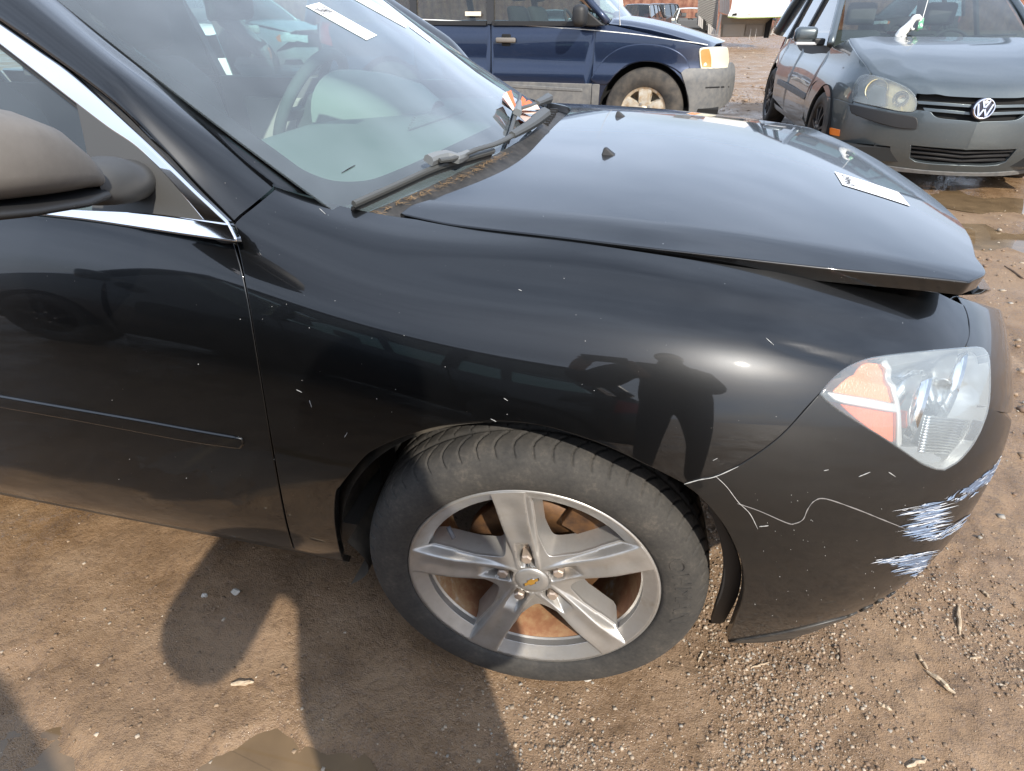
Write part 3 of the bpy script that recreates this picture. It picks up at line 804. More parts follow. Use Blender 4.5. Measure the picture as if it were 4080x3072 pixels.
def alloy_wheel(name, parent, loc, steer, spin, flip=False, detail=True):
    """five-spoke alloy; outward is local -Y, flange plane at y = 0"""
    class RS(Surf): pass
    S = Surf(lambda uv: np.stack([uv[:, 0], wheel_rim_depth(uv[:, 0], uv[:, 1], spin), uv[:, 1]], -1), (-.23, .23), (-.23, .23), out=(0, -1, 0))
    S.sg = 1.0
    S.sg = 1.0 if S.base_n(np.array([[.1, .0]]))[0][1] < 0 else -1.0
    a = np.linspace(0, 2 * math.pi, 180, endpoint=False)
    ol = np.stack([.2295 * np.cos(a), .2295 * np.sin(a)], -1)
    holes = []
    for k in range(5):
        bis = spin + (k + .5) * 2 * math.pi / 5; h = math.pi / 5
        pts = []
        ro, e0, e1 = .204, .0265, .0335
        def edge(sgn, r):   # point on window edge next to the spoke at angle -+h from the bisector
            e = e0 + (e1 - e0) * (r - .07) / .13
            q = math.asin(min(.95, e / r))
            return np.array([r, sgn * (h - q)])
        for r in np.linspace(ro, .112, 9): pts.append(edge(-1, r))
        qa = edge(-1, .112)[1]
        for t in np.linspace(0, 1, 9)[1:-1]:
            pts.append(np.array([.112 - .040 * math.sin(math.pi * t) ** .8, qa * (1 - 2 * t)]))
        for r in np.linspace(.112, ro, 9): pts.append(edge(1, r))
        q1 = edge(1, ro)[1]
        for t in np.linspace(1, -1, 14)[1:-1]: pts.append(np.array([ro, q1 * t]))
        holes.append(np.array([[r * math.cos(bis + t), r * math.sin(bis + t)] for r, t in pts]))
    ex = None
    if detail:
        ex = []
        for k in range(5):
            t = spin + k * 2 * math.pi / 5
            for a_ in np.arange(.030, .229, .0035):
                w_ = .0205 + .0075 * np.clip((a_ - .07) / .15, 0, 1)
                for l_ in (w_ - .0005, w_ + .0009, w_ + .0020, w_ + .0032, w_ + .0046, .0115, .0128, .0140):
                    for s_ in (-1, 1): ex.append((a_ * math.cos(t) - s_ * l_ * math.sin(t), a_ * math.sin(t) + s_ * l_ * math.cos(t)))
    rim = panel(name, ol, S, .0034 if detail else .012, M_ALLOY, parent, holes=holes, hem=.0015, depth=.006, extra=ex)
    if detail: rim['label'] = 'five-spoke silver alloy wheel with rust stains'
    rim.location = loc
    rim.rotation_euler = (0, 0, steer + (math.pi if flip else 0))
    # window walls
    for k, hpoly in enumerate(holes):
        c = hpoly.mean(0); d0 = wheel_rim_depth(hpoly[:, 0], hpoly[:, 1], spin)
        r = np.hypot(hpoly[:, 0], hpoly[:, 1]); inner = hpoly + (c - hpoly) * (.16 * (r < .2))[:, None]
        rows = [np.stack([q[:, 0], np.maximum(d0, 0) * 0 + d, q[:, 1]], -1) for q, d in ((hpoly, d0), (hpoly + (inner - hpoly) * .25, d0 + .010), (inner, np.full(len(d0), .062)))]
        strip('spoke_wall', rows, M_ALLOY, rim, closed=True)
    Mx = Matrix.Rotation(R(90), 4, 'X')      # local +Z -> -Y
    def L(prof, nm, m, n=96, lab=None):
        return MB().lathe([(r_, -y_) for r_, y_ in prof], n, Mx).build(nm, m, rim, smooth=True, label=lab)
    L([(.2295, .001), (.2335, .0012), (.2348, .006), (.2325, .012), (.222, .014), (.205, .030), (.2005, .034)], 'flange', M_ALLOY, 128)
    L([(.2035, .0325), (.1995, .040), (.196, .075), (.192, .12), (.20, .19), (.215, .20)], 'barrel', M_RUSTY, 96)
    if detail:
        L([(.045, .095), (.06, .086), (.075, .084), (.0755, .080), (.136, .080), (.137, .084), (.137, .104), (.075, .106)], 'brake_disc', M_DISC, 72)
        b = MB()
        a0, a1 = R(18), R(66)
        for a_, b_ in ((a0, R(38)), (R(40), a1)):
            aa = np.linspace(a_, b_, 6); ri, ro = .112, .178
            for y0 in (.052,):
                poly = [(ri * math.cos(t), ri * math.sin(t)) for t in aa] + [(ro * math.cos(t), ro * math.sin(t)) for t in aa[::-1]]
                b.prism(poly, .060, .13, 'y')
        b.build('brake_caliper', M_DISC, rim, bevel=.004)
        L([(.0, .0105), (.020, .0105), (.0300, .0115), (.0318, .0140), (.0318, .020)], 'centre_cap', M_ALLOY, 48)
        # bow-tie emblem on the cap
        w, h_, q = .0165, .0052, .0055
        poly = [(-w, -h_ * .55), (-w + .003, h_ * .55), (-q - .001, h_ * .55), (-q + .0015, h_ * 1.15), (q + .0015, h_ * 1.15), (q, h_ * .55), (w, h_ * .55), (w - .003, -h_ * .55), (q + .001, -h_ * .55), (q - .0015, -h_ * 1.15), (-q - .0015, -h_ * 1.15), (-q, -h_ * .55)]
        ca, sa = math.cos(R(38)), math.sin(R(38))
        for s_, y0, m_ in ((1.22, .0090, M_CHROME), (1.0, .0083, M_GOLD)):
            pp = [(s_ * (x * ca - z * sa), s_ * (x * sa + z * ca)) for x, z in poly]
            MB().prism(pp, .0112, y0, 'y').build('emblem', m_, rim)
        for k in range(5):
            t = spin + k * 2 * math.pi / 5; cx, cz = .0555 * math.cos(t), .0555 * math.sin(t); ph = rnd.uniform(0, 1)
            b = MB()
            for (r0, y0, r1, y1) in ((.0125, .036, .0125, .0335), (.0108, .0335, .0106, .014), (.0106, .014, .0085, .011)):
                va = [(cx + r0 * math.cos(ph + i * math.pi / 3), y0, cz + r0 * math.sin(ph + i * math.pi / 3)) for i in range(6)]
                vb = [(cx + r1 * math.cos(ph + i * math.pi / 3), y1, cz + r1 * math.sin(ph + i * math.pi / 3)) for i in range(6)]
                b.add(va + vb, [(i, (i + 1) % 6, 6 + (i + 1) % 6, 6 + i) for i in range(6)] + [tuple(range(11, 5, -1))])
            b.build('lug_nut', M_LUG, rim)
        t = R(147); c = np.array([.187 * math.cos(t), .026, .187 * math.sin(t)])
        MB().tube([c, c + np.array([.013 * math.cos(t + 3.6), -.012, .013 * math.sin(t + 3.6) - .014])], .0045, 10).build('valve_stem', mat('valve_cap', (.12, .12, .13), .5), rim, smooth=True)
    # tyre: turned section with circumferential grooves and curved shoulder grooves
    prof = cr(np.array([(.2325, .012), (.2345, .0035), (.2405, -.0040), (.258, -.0090), (.277, -.0085), (.294, -.0030), (.305, .0055), (.3135, .0165), (.3185, .030), (.3215, .050), (.3232, .075), (.3240, .1065)]), 7)
    prof = np.vstack([prof, (prof * [1, -1] + [0, .213])[::-1][1:]])
    n = 1116 if detail else 96; th = np.linspace(0, 2 * math.pi, n, endpoint=False)
    rr, yy = prof[:, 0], prof[:, 1]; ym = np.minimum(yy, .213 - yy)
    TH, RR = np.meshgrid(th, rr); YY = np.repeat(yy[:, None], n, 1); YM = np.repeat(ym[:, None], n, 1)
    dep = np.zeros_like(RR)
    if detail:
        for g in (.056, .090): dep = np.maximum(dep, .0065 * (1 - smoothstep(.0028, .0048, np.abs(YM - g))))
        per = 2 * math.pi / 62
        ph = (TH + 1.2 * (YM - .01) ** 2 * 60 - YM * .9) % per / per
        lat = (1 - smoothstep(.035, .065, np.abs(ph - .5))) * smoothstep(-.002, .008, YM) * (1 - smoothstep(.046, .051, YM)) * (RR > .292)
        dep = np.maximum(dep, .0048 * lat)
        ph2 = (TH + YM * 2.2) % per / per
        lat2 = (1 - smoothstep(.025, .05, np.abs(ph2 - .5))) * smoothstep(.060, .062, YM)
        dep = np.maximum(dep, .004 * lat2)
        dep -= .0006 * (np.abs(RR - .2475) < .002) * (YY < .05)
    R2 = RR - dep
    X, Z = R2 * np.cos(TH), R2 * np.sin(TH)
    if loc[2] < .36: Z = np.maximum(Z, -loc[2] - .004)
    v = np.stack([X, YY, Z], -1).reshape(-1, 3); m_ = len(rr)
    f = [(i * n + j, i * n + (j + 1) % n, (i + 1) * n + (j + 1) % n, (i + 1) * n + j) for i in range(m_ - 1) for j in range(n)]
    ty = mesh_obj('tyre', v, f, M_TYRE, rim, True)
    bm = bmesh.new(); bm.from_mesh(ty.data); bmesh.ops.recalc_face_normals(bm, faces=bm.faces); bm.to_mesh(ty.data); bm.free()
    return rim

def text_mesh(s, size=1.0, ext=0.0):
    cu = bpy.data.curves.new('lettering', 'FONT'); cu.body = s; cu.size = size; cu.extrude = ext; cu.resolution_u = 3
    o = bpy.data.objects.new('lettering', cu); col.objects.link(o)
    dg = bpy.context.evaluated_depsgraph_get()
    me = bpy.data.meshes.new_from_object(o.evaluated_get(dg))
    v = np.array([tuple(q.co) for q in me.vertices]); f = [tuple(p.vertices) for p in me.polygons]
    bpy.data.objects.remove(o); bpy.data.curves.remove(cu); bpy.data.meshes.remove(me)
    return v, f

STEER = R(4.0)
w_front = alloy_wheel('wheel', sedan, (0, -.865, .325), STEER, R(90 + 10.9))
v, f = text_mesh('OHMAN', .040, .0016)
ang = R(28) - (v[:, 0]) / .272 * 1.15; rad = .258 + v[:, 1]
mesh_obj('sidewall_lettering', np.stack([rad * np.cos(ang), -.0090 - v[:, 2] * .6 + np.clip(rad - .28, 0, 1) * .06, rad * np.sin(ang)], -1), f, M_TYRE, w_front, False)
alloy_wheel('wheel', sedan, (-2.852, -.865, .325), 0, R(40), detail=False)
alloy_wheel('wheel', sedan, (0, .865, .325), STEER, R(40), flip=True, detail=False)
alloy_wheel('wheel', sedan, (-2.852, .865, .325), 0, R(70), flip=True, detail=False)

# wheel-house liners
M_LINER = mat('dirty_wheel_liner', (.03, .028, .026), .85)
_n = add_noise(M_LINER, 12, 5, .6); link(M_LINER, ramp(M_LINER, _n, [(.35, (.018, .018, .018)), (.7, (.10, .085, .065))]), 'Base Color')
for sgn in (-1, 1):
    for hx in (0.008, -2.85):
        rows = []
        a = np.linspace(R(6), R(176), 50)
        yo = .868 - .075 * (1 - smoothstep(R(10), R(48), a))
        for y, rr in ((yo, .378), (yo - .03, .40), (.72, .40), (.55, .385), (.50, .05)):
            rows.append(np.stack([hx + rr * np.cos(a), np.zeros(50) + sgn * y, .335 + rr * np.sin(a) * .96], -1))
        strip('wheel_liner', rows, M_LINER, sedan)
        rows = []
        for t in np.linspace(0, 1, 8):
            x = hx - .378 - .03 * t + .045 * math.sin(t * 3.1); z = .34 - .16 * t
            rows.append(np.array([(x, sgn * y, z) for y in (.855 - .02 * t, .80, .70, .55)]))
        strip('wheel_liner', rows, M_LINER, sedan)
# mud flap of liner hanging ahead of the tyre
fl = SIDE.offset(-.03)
panel('liner_flap', fl.outline([[(1528,1085),(1552,1145),(1566,1210),(1562,1262),(1549,1305),(1538,1340)], [(1538,1340),(1540,1362),(1552,1364)], [(1552,1364),(1574,1325),(1593,1285),(1600,1235),(1588,1187),(1562,1135),(1537,1090)]], 4), fl, .012, M_BLACKP, sedan, hem=.002, depth=.006)
# ================================================================ glass, pillars, trims
E_IN = [(621,381),(500,292),(400,220),(326,165),(220,82),(120,0)]
e3 = np.array([P(px, py, y=yy) for (px, py), yy in zip(E_IN, (-.722, -.708, -.696, -.688, -.676, -.664))])
top = e3[-1] + (e3[-1] - e3[-2]) * 2.2
EC = np.vstack([[(-.335, -.735, .940)], e3, [top]])
SK = np.r_[0, np.cumsum(np.linalg.norm(np.diff(EC, axis=0), axis=1))]
_co = np.stack([np.polyval(np.polyfit(SK, EC[:, i], 2), SK) for i in range(3)], -1)   # smooth parabola through the traced edge
def _glass(uv):
    t, s = uv[:, 0], uv[:, 1]
    b = spline_basis(SK, s); e = b @ _co
    k = 1 - t ** 2
    return np.stack([e[:, 0] + (.155 - .05 * s) * k, -e[:, 1] * t, e[:, 2] + .022 * k], -1)
GL = Surf(_glass, (-1, 1), (0, SK[-1]), (90, 60), out=(.5, 0, .85))
ws_n = .06
gt = np.array([(t, .0) for t in np.linspace(-.995, .995, 40)])
w_out_ = np.vstack([gt, [(.995, s) for s in np.linspace(0, SK[-1], 12)[1:]], [(t, SK[-1]) for t in np.linspace(.995, -.995, 20)[1:]], [(-.995, s) for s in np.linspace(SK[-1], 0, 12)[1:-1]]])
screen = panel('windscreen', w_out_, GL, .03, M_GLASS, sedan, hem=.001, depth=.004, label='hazy windscreen reflecting the sky')
fr = GL.inv(cr([(144,0),(309,117),(450,216),(560,294),(614,333),(655,362),(700,381),(740,388),(790,386),(830,375),(900,346),(960,318),(1005,297)], 5))
fr = fr[fr[:, 0] < -.02]
fr = np.vstack([[(fr[0][0] + .01, SK[-1] - .03)], fr, [(0.0, fr[-1][1] - .004)]])
hole = dedupe(np.vstack([fr, (fr * [-1, 1])[::-1]]))
M_FRIT = mat('black_glass_band', (.010, .010, .012), .25)
panel('frit_band', w_out_ * [.998, 1], GL.offset(-.004), .03, M_FRIT, screen, holes=[hole], hem=.0005, depth=.002)

# windscreen pillars
PO = [(498,486),(470,455),(412,396),(343,320),(247,222),(100,113),(0,44)]
po = np.array([P(px, py, y=yy) for (px, py), yy in zip(PO, (-.843, -.836, -.823, -.808, -.790, -.768, -.755))])
po = np.vstack([po, po[-1] + (po[-1] - po[-2]) * 1.4, po[-1] + (po[-1] - po[-2]) * 2.6 + [0, .02, -.01]])
pi_ = np.vstack([[P(617, 384, y=-.724)], e3[1:], [top], [top + (top - e3[-1]) * .5]])
po, pi_ = resamp(cr(po, 5), 60), resamp(cr(pi_, 5), 60)
rails = []
for t in np.linspace(0, 1, 13):
    q = po * (1 - t) + pi_ * t
    q = q + np.array([.35, -.55, .75]) / 1.0 * (.030 * math.sin(math.pi * t) ** 1.0) * (1 - .35 * t)
    rails.append(q)
bt = SIDE.pts(SIDE.inv(resamp(cr([(502,486),(517,469),(557,437),(597,402),(618,379)], 6), 13))) + np.array([-.002, .0, .001])
sarc = np.linspace(0, 1, 60); kk = 1 - smoothstep(0, .40, sarc)
rails = [q + (bt[i] - q[0]) * kk[:, None] for i, q in enumerate(rails)]
po, pi_ = rails[0], rails[-1]
edge_o = po + [0, .02, -.012]; gs = GL.offset(-.007); edge_i = gs.pts(np.stack([np.full(60, -.955), np.linspace(SK[1] - .075, SK[-1], 60)], -1))
for sgn in (1, -1):
    rr_ = [r * [1, sgn, 1] for r in [edge_o] + rails + [edge_i]]
    o = strip('windscreen_pillar', rr_, M_BLACK, sedan)
    o.data.update()

# side window plane
def _sg(uv): return np.stack([uv[:, 0], -.846 + .40 * (uv[:, 1] - .955) + .10 * (uv[:, 1] - .955) ** 2, uv[:, 1]], -1)
SG = Surf(_sg, (-2.9, -.3), (.86, 1.45), (60, 30), out=(0, -1, .2))
M_BLACKG = mat('gloss_black_trim', (.008, .008, .009), .15)
CH_O = [(0,57),(80,113),(161,172),(298,299),(405,405),(450,447),(491,486)]
CH_I = [(446,481),(405,430),(364,382),(298,316),(233,271),(161,216),(80,153),(0,91)]
chu = SG.offset(.004)
panel('bright_window_trim', chu.outline([[(-60,16)] + CH_O, CH_I + [(-60,45)]]), chu, .02, M_CHROME, sedan, hem=.004, depth=.012, mirror=True)
chl = SG.offset(.010)
panel('bright_belt_trim', chl.outline([[(491,487),(507,519)], [(507,519),(400,504),(294,488),(172,470),(49,457),(-60,446)], [(-60,436),(49,448),(167,457),(260,461),(343,467),(448,481),(491,487)]]), chl, .02, M_CHROME, sedan, hem=.003, depth=.012, mirror=True)
# seal between trim and pillar
gp = SG.offset(-.006)
panel('window_seal', gp.outline([[(-60,4),(0,46),(80,102),(161,160),(247,226),(343,324),(412,400),(470,458),(500,488)], [(500,488),(509,521)], [(509,521),(470,520),(420,470),(298,340),(161,230),(0,105),(-60,60)]]), gp, .02, M_RUBBER, sedan, hem=.001, depth=.01, mirror=True)
# door window glass
wg = SG.offset(-.012)
ol = np.vstack([wg.inv(cr([(440,478),(364,400),(298,330),(161,225),(0,100)], 5)), [(-.95, 1.24), (-1.15, 1.33), (-1.35, 1.385), (-1.55, 1.40), (-1.60, .95)], [(-.9, .945)], wg.inv([(300, 470)])])
panel('door_glass', ol, wg, .05, M_SGLASS, sedan, hem=.001, depth=.003, mirror=True)
panel('rear_door_glass', np.array([(-1.68, .955), (-1.64, 1.40), (-1.95, 1.39), (-2.3, 1.30), (-2.55, 1.15), (-2.66, .98)]), wg, .05, M_SGLASS, sedan, hem=.001, depth=.003, mirror=True)
# roof frame above the side windows, middle posts and roof (out of view, they shade the cabin)
for sgn in (1, -1):
    pth = np.array([po[-1] * [1, sgn, 1], (-1.25, sgn * -.66, 1.40), (-1.7, sgn * -.645, 1.435), (-2.2, sgn * -.66, 1.38), (-2.7, sgn * -.70, 1.20), (-2.95, sgn * -.73, 1.06)])
    MB().tube(cr(pth, 6), .032, 10).build('roof_rail', M_BLACK, sedan, smooth=True)
    q = [(-1.58, sgn * -.852, .95), (-1.60, sgn * -.78, 1.15), (-1.63, sgn * -.665, 1.40)]
    b = MB()
    for a_, c_ in zip(q[:-1], q[1:]):
        a_, c_ = np.array(a_), np.array(c_); b.obox((a_ + c_) / 2 + np.array([-.17, 0, 0]), (.10, 0, 0), (0, .018, 0), (c_ - a_) / 2)
    b.build('middle_post', M_BLACKP, sedan)
rows = []
for t in np.linspace(-1, 1, 15):
    base = np.array([(-.98, 1.345), (-1.2, 1.405), (-1.6, 1.44), (-2.0, 1.42), (-2.35, 1.34)])
    rows.append(np.array([(x, .655 * t, z + .03 * (1 - t * t)) for x, z in cr(base, 5)]))
strip('roof', rows, M_BLACK, sedan)
rows = []
for t in np.linspace(-1, 1, 9):
    base = np.array([(-2.35, 1.34), (-2.7, 1.19), (-2.98, 1.06)])
    rows.append(np.array([(x, .66 * t, z + .03 * (1 - t * t)) for x, z in cr(base, 4)]))
strip('rear_window', rows, M_SGLASS, sedan)
rows = []
for t in np.linspace(-1, 1, 9):
    base = np.array([(-2.98, 1.06), (-3.4, 1.075), (-3.78, 1.04), (-3.86, .95), (-3.90, .7), (-3.9, .45), (-3.8, .28)])
    rows.append(np.array([(x - .06 * (1 - t * t), .70 * t, z) for x, z in cr(base, 4)]))
strip('boot_lid', rows, M_BLACK, sedan)

# mirror corner panel, arm and shell
sp_ = SG.offset(.003)
panel('mirror_corner', sp_.outline([[(165,221),(187,322),(196,380),(200,462)], [(200,462),(343,467),(446,480)], CH_I[:7] + [(165,221)]]), sp_, .012, M_ARM, sedan, hem=.002, depth=.01, mirror=True)
def ring(y, x0, x1, z0, z1, n=28, p=2.6):
    a = np.linspace(0, 2 * math.pi, n, endpoint=False)
    c, s = np.cos(a), np.sin(a)
    return np.stack([(x0 + x1) / 2 + (x1 - x0) / 2 * np.sign(c) * np.abs(c) ** (2 / p), np.full(n, y), (z0 + z1) / 2 + (z1 - z0) / 2 * np.sign(s) * np.abs(s) ** (2 / p)], -1)
for sgn in (1,):
    F_ = np.array([1, sgn, 1])
    secs = [ring(-.948, -.575, -.533, 1.036, 1.050), ring(-.955, -.60, -.524, 1.034, 1.066), ring(-.972, -.625, -.514, 1.036, 1.090), ring(-1.0, -.64, -.502, 1.040, 1.116, p=3.2),
            ring(-1.04, -.645, -.490, 1.046, 1.135, p=3.4), ring(-1.09, -.645, -.484, 1.054, 1.147, p=3.4), ring(-1.14, -.64, -.490, 1.062, 1.150, p=3.2), ring(-1.175, -.63, -.505, 1.072, 1.138), ring(-1.19, -.60, -.54, 1.09, 1.12)]
    sh = strip('mirror_shell', [q * F_ for q in secs], M_GREYP, sedan, closed=True, label='dusty grey door mirror shell' if sgn == 1 else None)
    lo = [ring(-.948, -.60, -.532, 1.016, 1.033), ring(-1.0, -.64, -.508, 1.021, 1.0385), ring(-1.08, -.64, -.492, 1.034, 1.051), ring(-1.16, -.63, -.50, 1.048, 1.066), ring(-1.18, -.60, -.53, 1.058, 1.072)]
    strip('mirror_skirt', [q * F_ for q in lo], M_BLACKP, sh, closed=True)
    arm = [ring(-.780, -.665, -.590, .982, 1.030, p=2.0), ring(-.832, -.660, -.572, .983, 1.040, p=2.0), ring(-.860, -.648, -.556, .988, 1.050, p=2.1), ring(-.885, -.632, -.546, .993, 1.056, p=2.3), ring(-.915, -.615, -.540, 1.000, 1.058, p=2.6), ring(-.945, -.605, -.535, 1.008, 1.058, p=2.6), ring(-.952, -.60, -.54, 1.012, 1.05)]
    strip('mirror_arm', [q * F_ for q in arm], M_ARM, sh, closed=True)
    b = MB(); b.obox(np.array([-.643, -1.07, 1.082]) * F_, (.002, 0, 0), (0, .085, 0), (0, 0, .048)); b.build('mirror_glass', M_CHROME, sh)

# protective moulding on the door
ml = SIDE.offset(.004)
ro_ = ml.outline([[(-60,849),(0,860),(150,886),(300,912),(420,934),(518,951)], [(518,951),(520,960),(514,968)], [(514,968),(420,955),(300,933),(150,905),(0,879),(-60,868)]])
ro_ = np.vstack([ro_, [(-1.6, ro_[-1][1]), (-1.6, ro_[0][1])]])
panel('door_moulding', ro_, ml, .02, M_BLACK, sedan, hem=.004, depth=.010, mirror=True)

# ---------------------------------------------------------------- cowl and wipers
base = np.array([GL.pts(np.array([[t, .03]]))[0] for t in np.linspace(-1, 1, 61)])
back = np.array([(x, y) for x, y in halfb]); back = back[np.argsort(back[:, 1])]
by = np.abs(base[:, 1]); hx = np.interp(-by, back[:, 1], back[:, 0])
hz = _hood(np.stack([hx, base[:, 1]], -1))[:, 2]
r0 = base + [0, 0, -.004]
r1 = base * [1, 1, 1] + [.02, 0, -.012]
r3 = np.stack([hx + .012, base[:, 1], hz - .022], -1); r4 = np.stack([hx + .05, base[:, 1], hz - .06], -1)
r2 = (r1 * .45 + r3 * .55) + [0, 0, -.012]
M_COWL = mat('sun_greyed_cowl_plastic', (.05, .048, .047), .6)
_n = add_noise(M_COWL, 40, 5, .6); link(M_COWL, ramp(M_COWL, _n, [(.3, (.020, .020, .020)), (.7, (.060, .056, .053))]), 'Base Color')
cowl = strip('cowl', [r0, r1, r2, r3, r4], M_COWL, sedan)
# curled intake bars at the far end of the cowl
for k in range(7):
    c = P(1196 - k * 3.4, 242 + k * 5.2, z=.952); 
    MB().obox(c + [0, 0, .004], (.012, .0, .0), (.0, .004, 0), (0, .0, .006)).build('intake_bar', M_BLACKP, cowl)
# debris of pine needles lying in the cowl gutter
M_NEEDLE = mat('dry_needles', (.30, .19, .09), .9)
b = MB()
for k in range(320):
    t = rnd.uniform(-.93, -.35); i = int((t + 1) / 2 * 60)
    c = (r1[i] * .6 + r2[i] * .4) + np.array([rnd.gauss(0, .006), rnd.gauss(0, .006), .003 + rnd.uniform(0, .004)])
    a = rnd.uniform(0, 6.28); d = np.array([math.cos(a), math.sin(a), rnd.uniform(-.2, .2)]) * rnd.uniform(.003, .009)
    w = np.array([-d[1], d[0], 0]); w = w / np.linalg.norm(w) * .0004
    b.add([c - d - w, c - d + w, c + d + w, c + d - w], [(0, 1, 2, 3)])
nd = b.build('pine_needles', M_NEEDLE, None, fix=False); tag(nd, 'brown pine needles gathered in the cowl gutter under the near wiper', 'needles', kind='stuff')

M_WIPER = mat('faded_wiper_plastic', (.07, .072, .07), .5)
M_WIPE2 = mat('pale_wiper_clip', (.16, .17, .175), .45)
def on_glass(pxs, h): 
    s_ = GL.offset(h); return s_.pts(s_.inv(pxs))
def flat_bar(pts, w, t, up=None):
    """rounded-rectangular bar following a path"""
    p = np.asarray(pts, float); T = np.gradient(p, axis=0); T /= np.linalg.norm(T, axis=1)[:, None]
    ww = np.full(len(p), w) if np.isscalar(w) else np.asarray(w); tt = np.full(len(p), t) if np.isscalar(t) else np.asarray(t)
    n = np.array([.45, 0, .89]); S_ = np.cross(T, n); S_ /= np.linalg.norm(S_, axis=1)[:, None]; U_ = np.cross(S_, T)
    v = []
    for i in range(len(p)):
        for a, c in ((-1, -1), (1, -1), (1, .3), (.55, 1), (-.55, 1), (-1, .3)): v.append(p[i] + S_[i] * ww[i] * a + U_[i] * tt[i] * c)
    f = [(i * 6 + j, i * 6 + (j + 1) % 6, (i + 1) * 6 + (j + 1) % 6, (i + 1) * 6 + j) for i in range(len(p) - 1) for j in range(6)]
    f += [tuple(range(6)), tuple(range(len(p) * 6 - 1, len(p) * 6 - 7, -1))]
    return v, f
def wiper(blade_px, arm_px, clip_px, hinge_px, label):
    bp = resamp(cr(on_glass(blade_px, .016), 6), 24)
    bl = MB().add(*flat_bar(bp, .0045, .0045)).build('wiper', M_WIPER, sedan, label=label)
    MB().add(*flat_bar(bp - np.array([.45, 0, .89]) * .011, .0018, .006)).build('rubber_edge', M_RUBBER, bl)
    ap = resamp(cr(on_glass(arm_px, .034), 6), 20)
    MB().add(*flat_bar(ap, np.linspace(.0070, .0040, 20), .003)).build('wiper_arm', M_WIPER, bl)
    cp = resamp(cr(on_glass(clip_px, .030), 4), 10)
    MB().add(*flat_bar(cp, np.r_[np.linspace(.010, .0085, 6), np.linspace(.008, .005, 4)], .0075)).build('blade_clip', M_WIPE2, bl)
    hp = resamp(cr(on_glass(hinge_px, .036), 4), 10)
    MB().add(*flat_bar(hp, np.linspace(.015, .008, 10), np.linspace(.011, .005, 10))).build('hinge_cover', M_WIPER, bl)
    return bl
wiper([(764,440),(850,402),(940,362),(1010,341),(1066,325)], [(1185,264),(1117,304),(1074,309),(1030,322),(985,340),(950,346)], [(926,345),(945,338),(970,335),(985,342),(1010,332)], [(1192,256),(1155,280),(1117,304)], 'wiper resting across the near half of the windscreen')
wiper([(1097,306),(1106,275),(1115,243),(1124,205)], [(1176,216),(1150,226),(1128,232),(1118,238)], [(1118,243),(1120,232),(1122,222)], [(1190,206),(1178,214),(1160,222)], 'wiper on the far half of the windscreen')

# washer jets on the hood
for px, py in ((1315, 333), (1340, 251)):
    uv = HOOD.inv([(px, py)]); c = HOOD.pts(uv)[0]
    b = MB(); w = .011
    b.add([c + np.array(q) * w for q in ((-1.3,-1,-.1),(1.3,-1,-.1),(1.3,1,-.1),(-1.3,1,-.1),(-1.0,-.6,1.1),(-.5,-.6,1.2),(-.5,.6,1.2),(-1.0,.6,1.1))], [(0,1,5,4),(1,2,6,5),(2,3,7,6),(3,0,4,7),(4,5,6,7)])
    b.build('washer_jet', M_BLACKP, hood, bevel=.002)

# ---------------------------------------------------------------- cabin
M_DASH = mat('pale_dash_plastic', (.24, .235, .22), .75)
M_TRIM = mat('grey_cabin_trim', (.16, .155, .15), .8)
M_SEAT = mat('grey_seat_cloth', (.10, .10, .105), .95)
M_BEIGE = mat('beige_cabin_panel', (.42, .40, .36), .7)
rows = []
for t in np.linspace(-1, 1, 25):
    y = .70 * t; k = 1 - t * t
    x0 = -.37 + .13 * k
    rows.append(cr(np.array([(x0, y, .945 + .01 * k), (x0 - .12, y, .955 + .01 * k), (x0 - .30, y, .950 + .008 * k), (-.86, y, .938), (-.915, y, .90), (-.93, y, .80), (-.86, y, .60)]), 5))
dash = strip('dashboard', rows, M_DASH, sedan)
# defroster grille: slats
for k in range(5):
    p0, p1 = P(884 + k * 3, 277 - k * 5.5, z=.968), P(1003 - k * 4, 238 - k * 1.0, z=.968)
    MB().add(*flat_bar(np.linspace(p0, p1, 8), .004, .003)).build('vent_slat', M_TRIM, dash)
# instrument binnacle
c0 = np.array([-.80, .37, .93]); rows = []
for s_, x in zip((1.0, 1.0, .93, .75, .35), (-.89, -.84, -.74, -.64, -.56)):
    a = np.linspace(0, math.pi, 18)
    rows.append(np.stack([np.full(18, x), .37 + .205 * s_ * np.cos(a), .935 + .125 * s_ * np.sin(a) ** .8], -1))
MB_ = strip('instrument_hood', rows, M_BEIGE, sedan)
# steering wheel
cw = np.array([-1.0, .37, .945]); nrm = np.array([-.86, 0, .5]); u_ = np.array([0, 1.0, 0]); w_ = np.cross(nrm, u_)
a = np.linspace(0, 2 * math.pi, 40, endpoint=False)
MB().tube(np.vstack([cw + .185 * (np.cos(a)[:, None] * u_ + np.sin(a)[:, None] * w_), [cw + .185 * u_]]), .018, 10).build('steering_wheel', M_TRIM, sedan, smooth=True)
sw = bpy.data.objects['steering_wheel']
MB().obox(cw + nrm * -.02, u_ * .075, w_ * .065, nrm * .03).build('wheel_pad', M_TRIM, sw, bevel=.015)
for d in (u_, -u_, -w_): MB().obox(cw + d * .12, d * .06, np.cross(d, nrm) * .018, nrm * .010).build('wheel_spoke', M_TRIM, sw, bevel=.006)
MB().tube([cw + nrm * -.02, cw + nrm * -.35 + [0, 0, -.02]], .03, 10).build('steering_column', M_TRIM, sw)
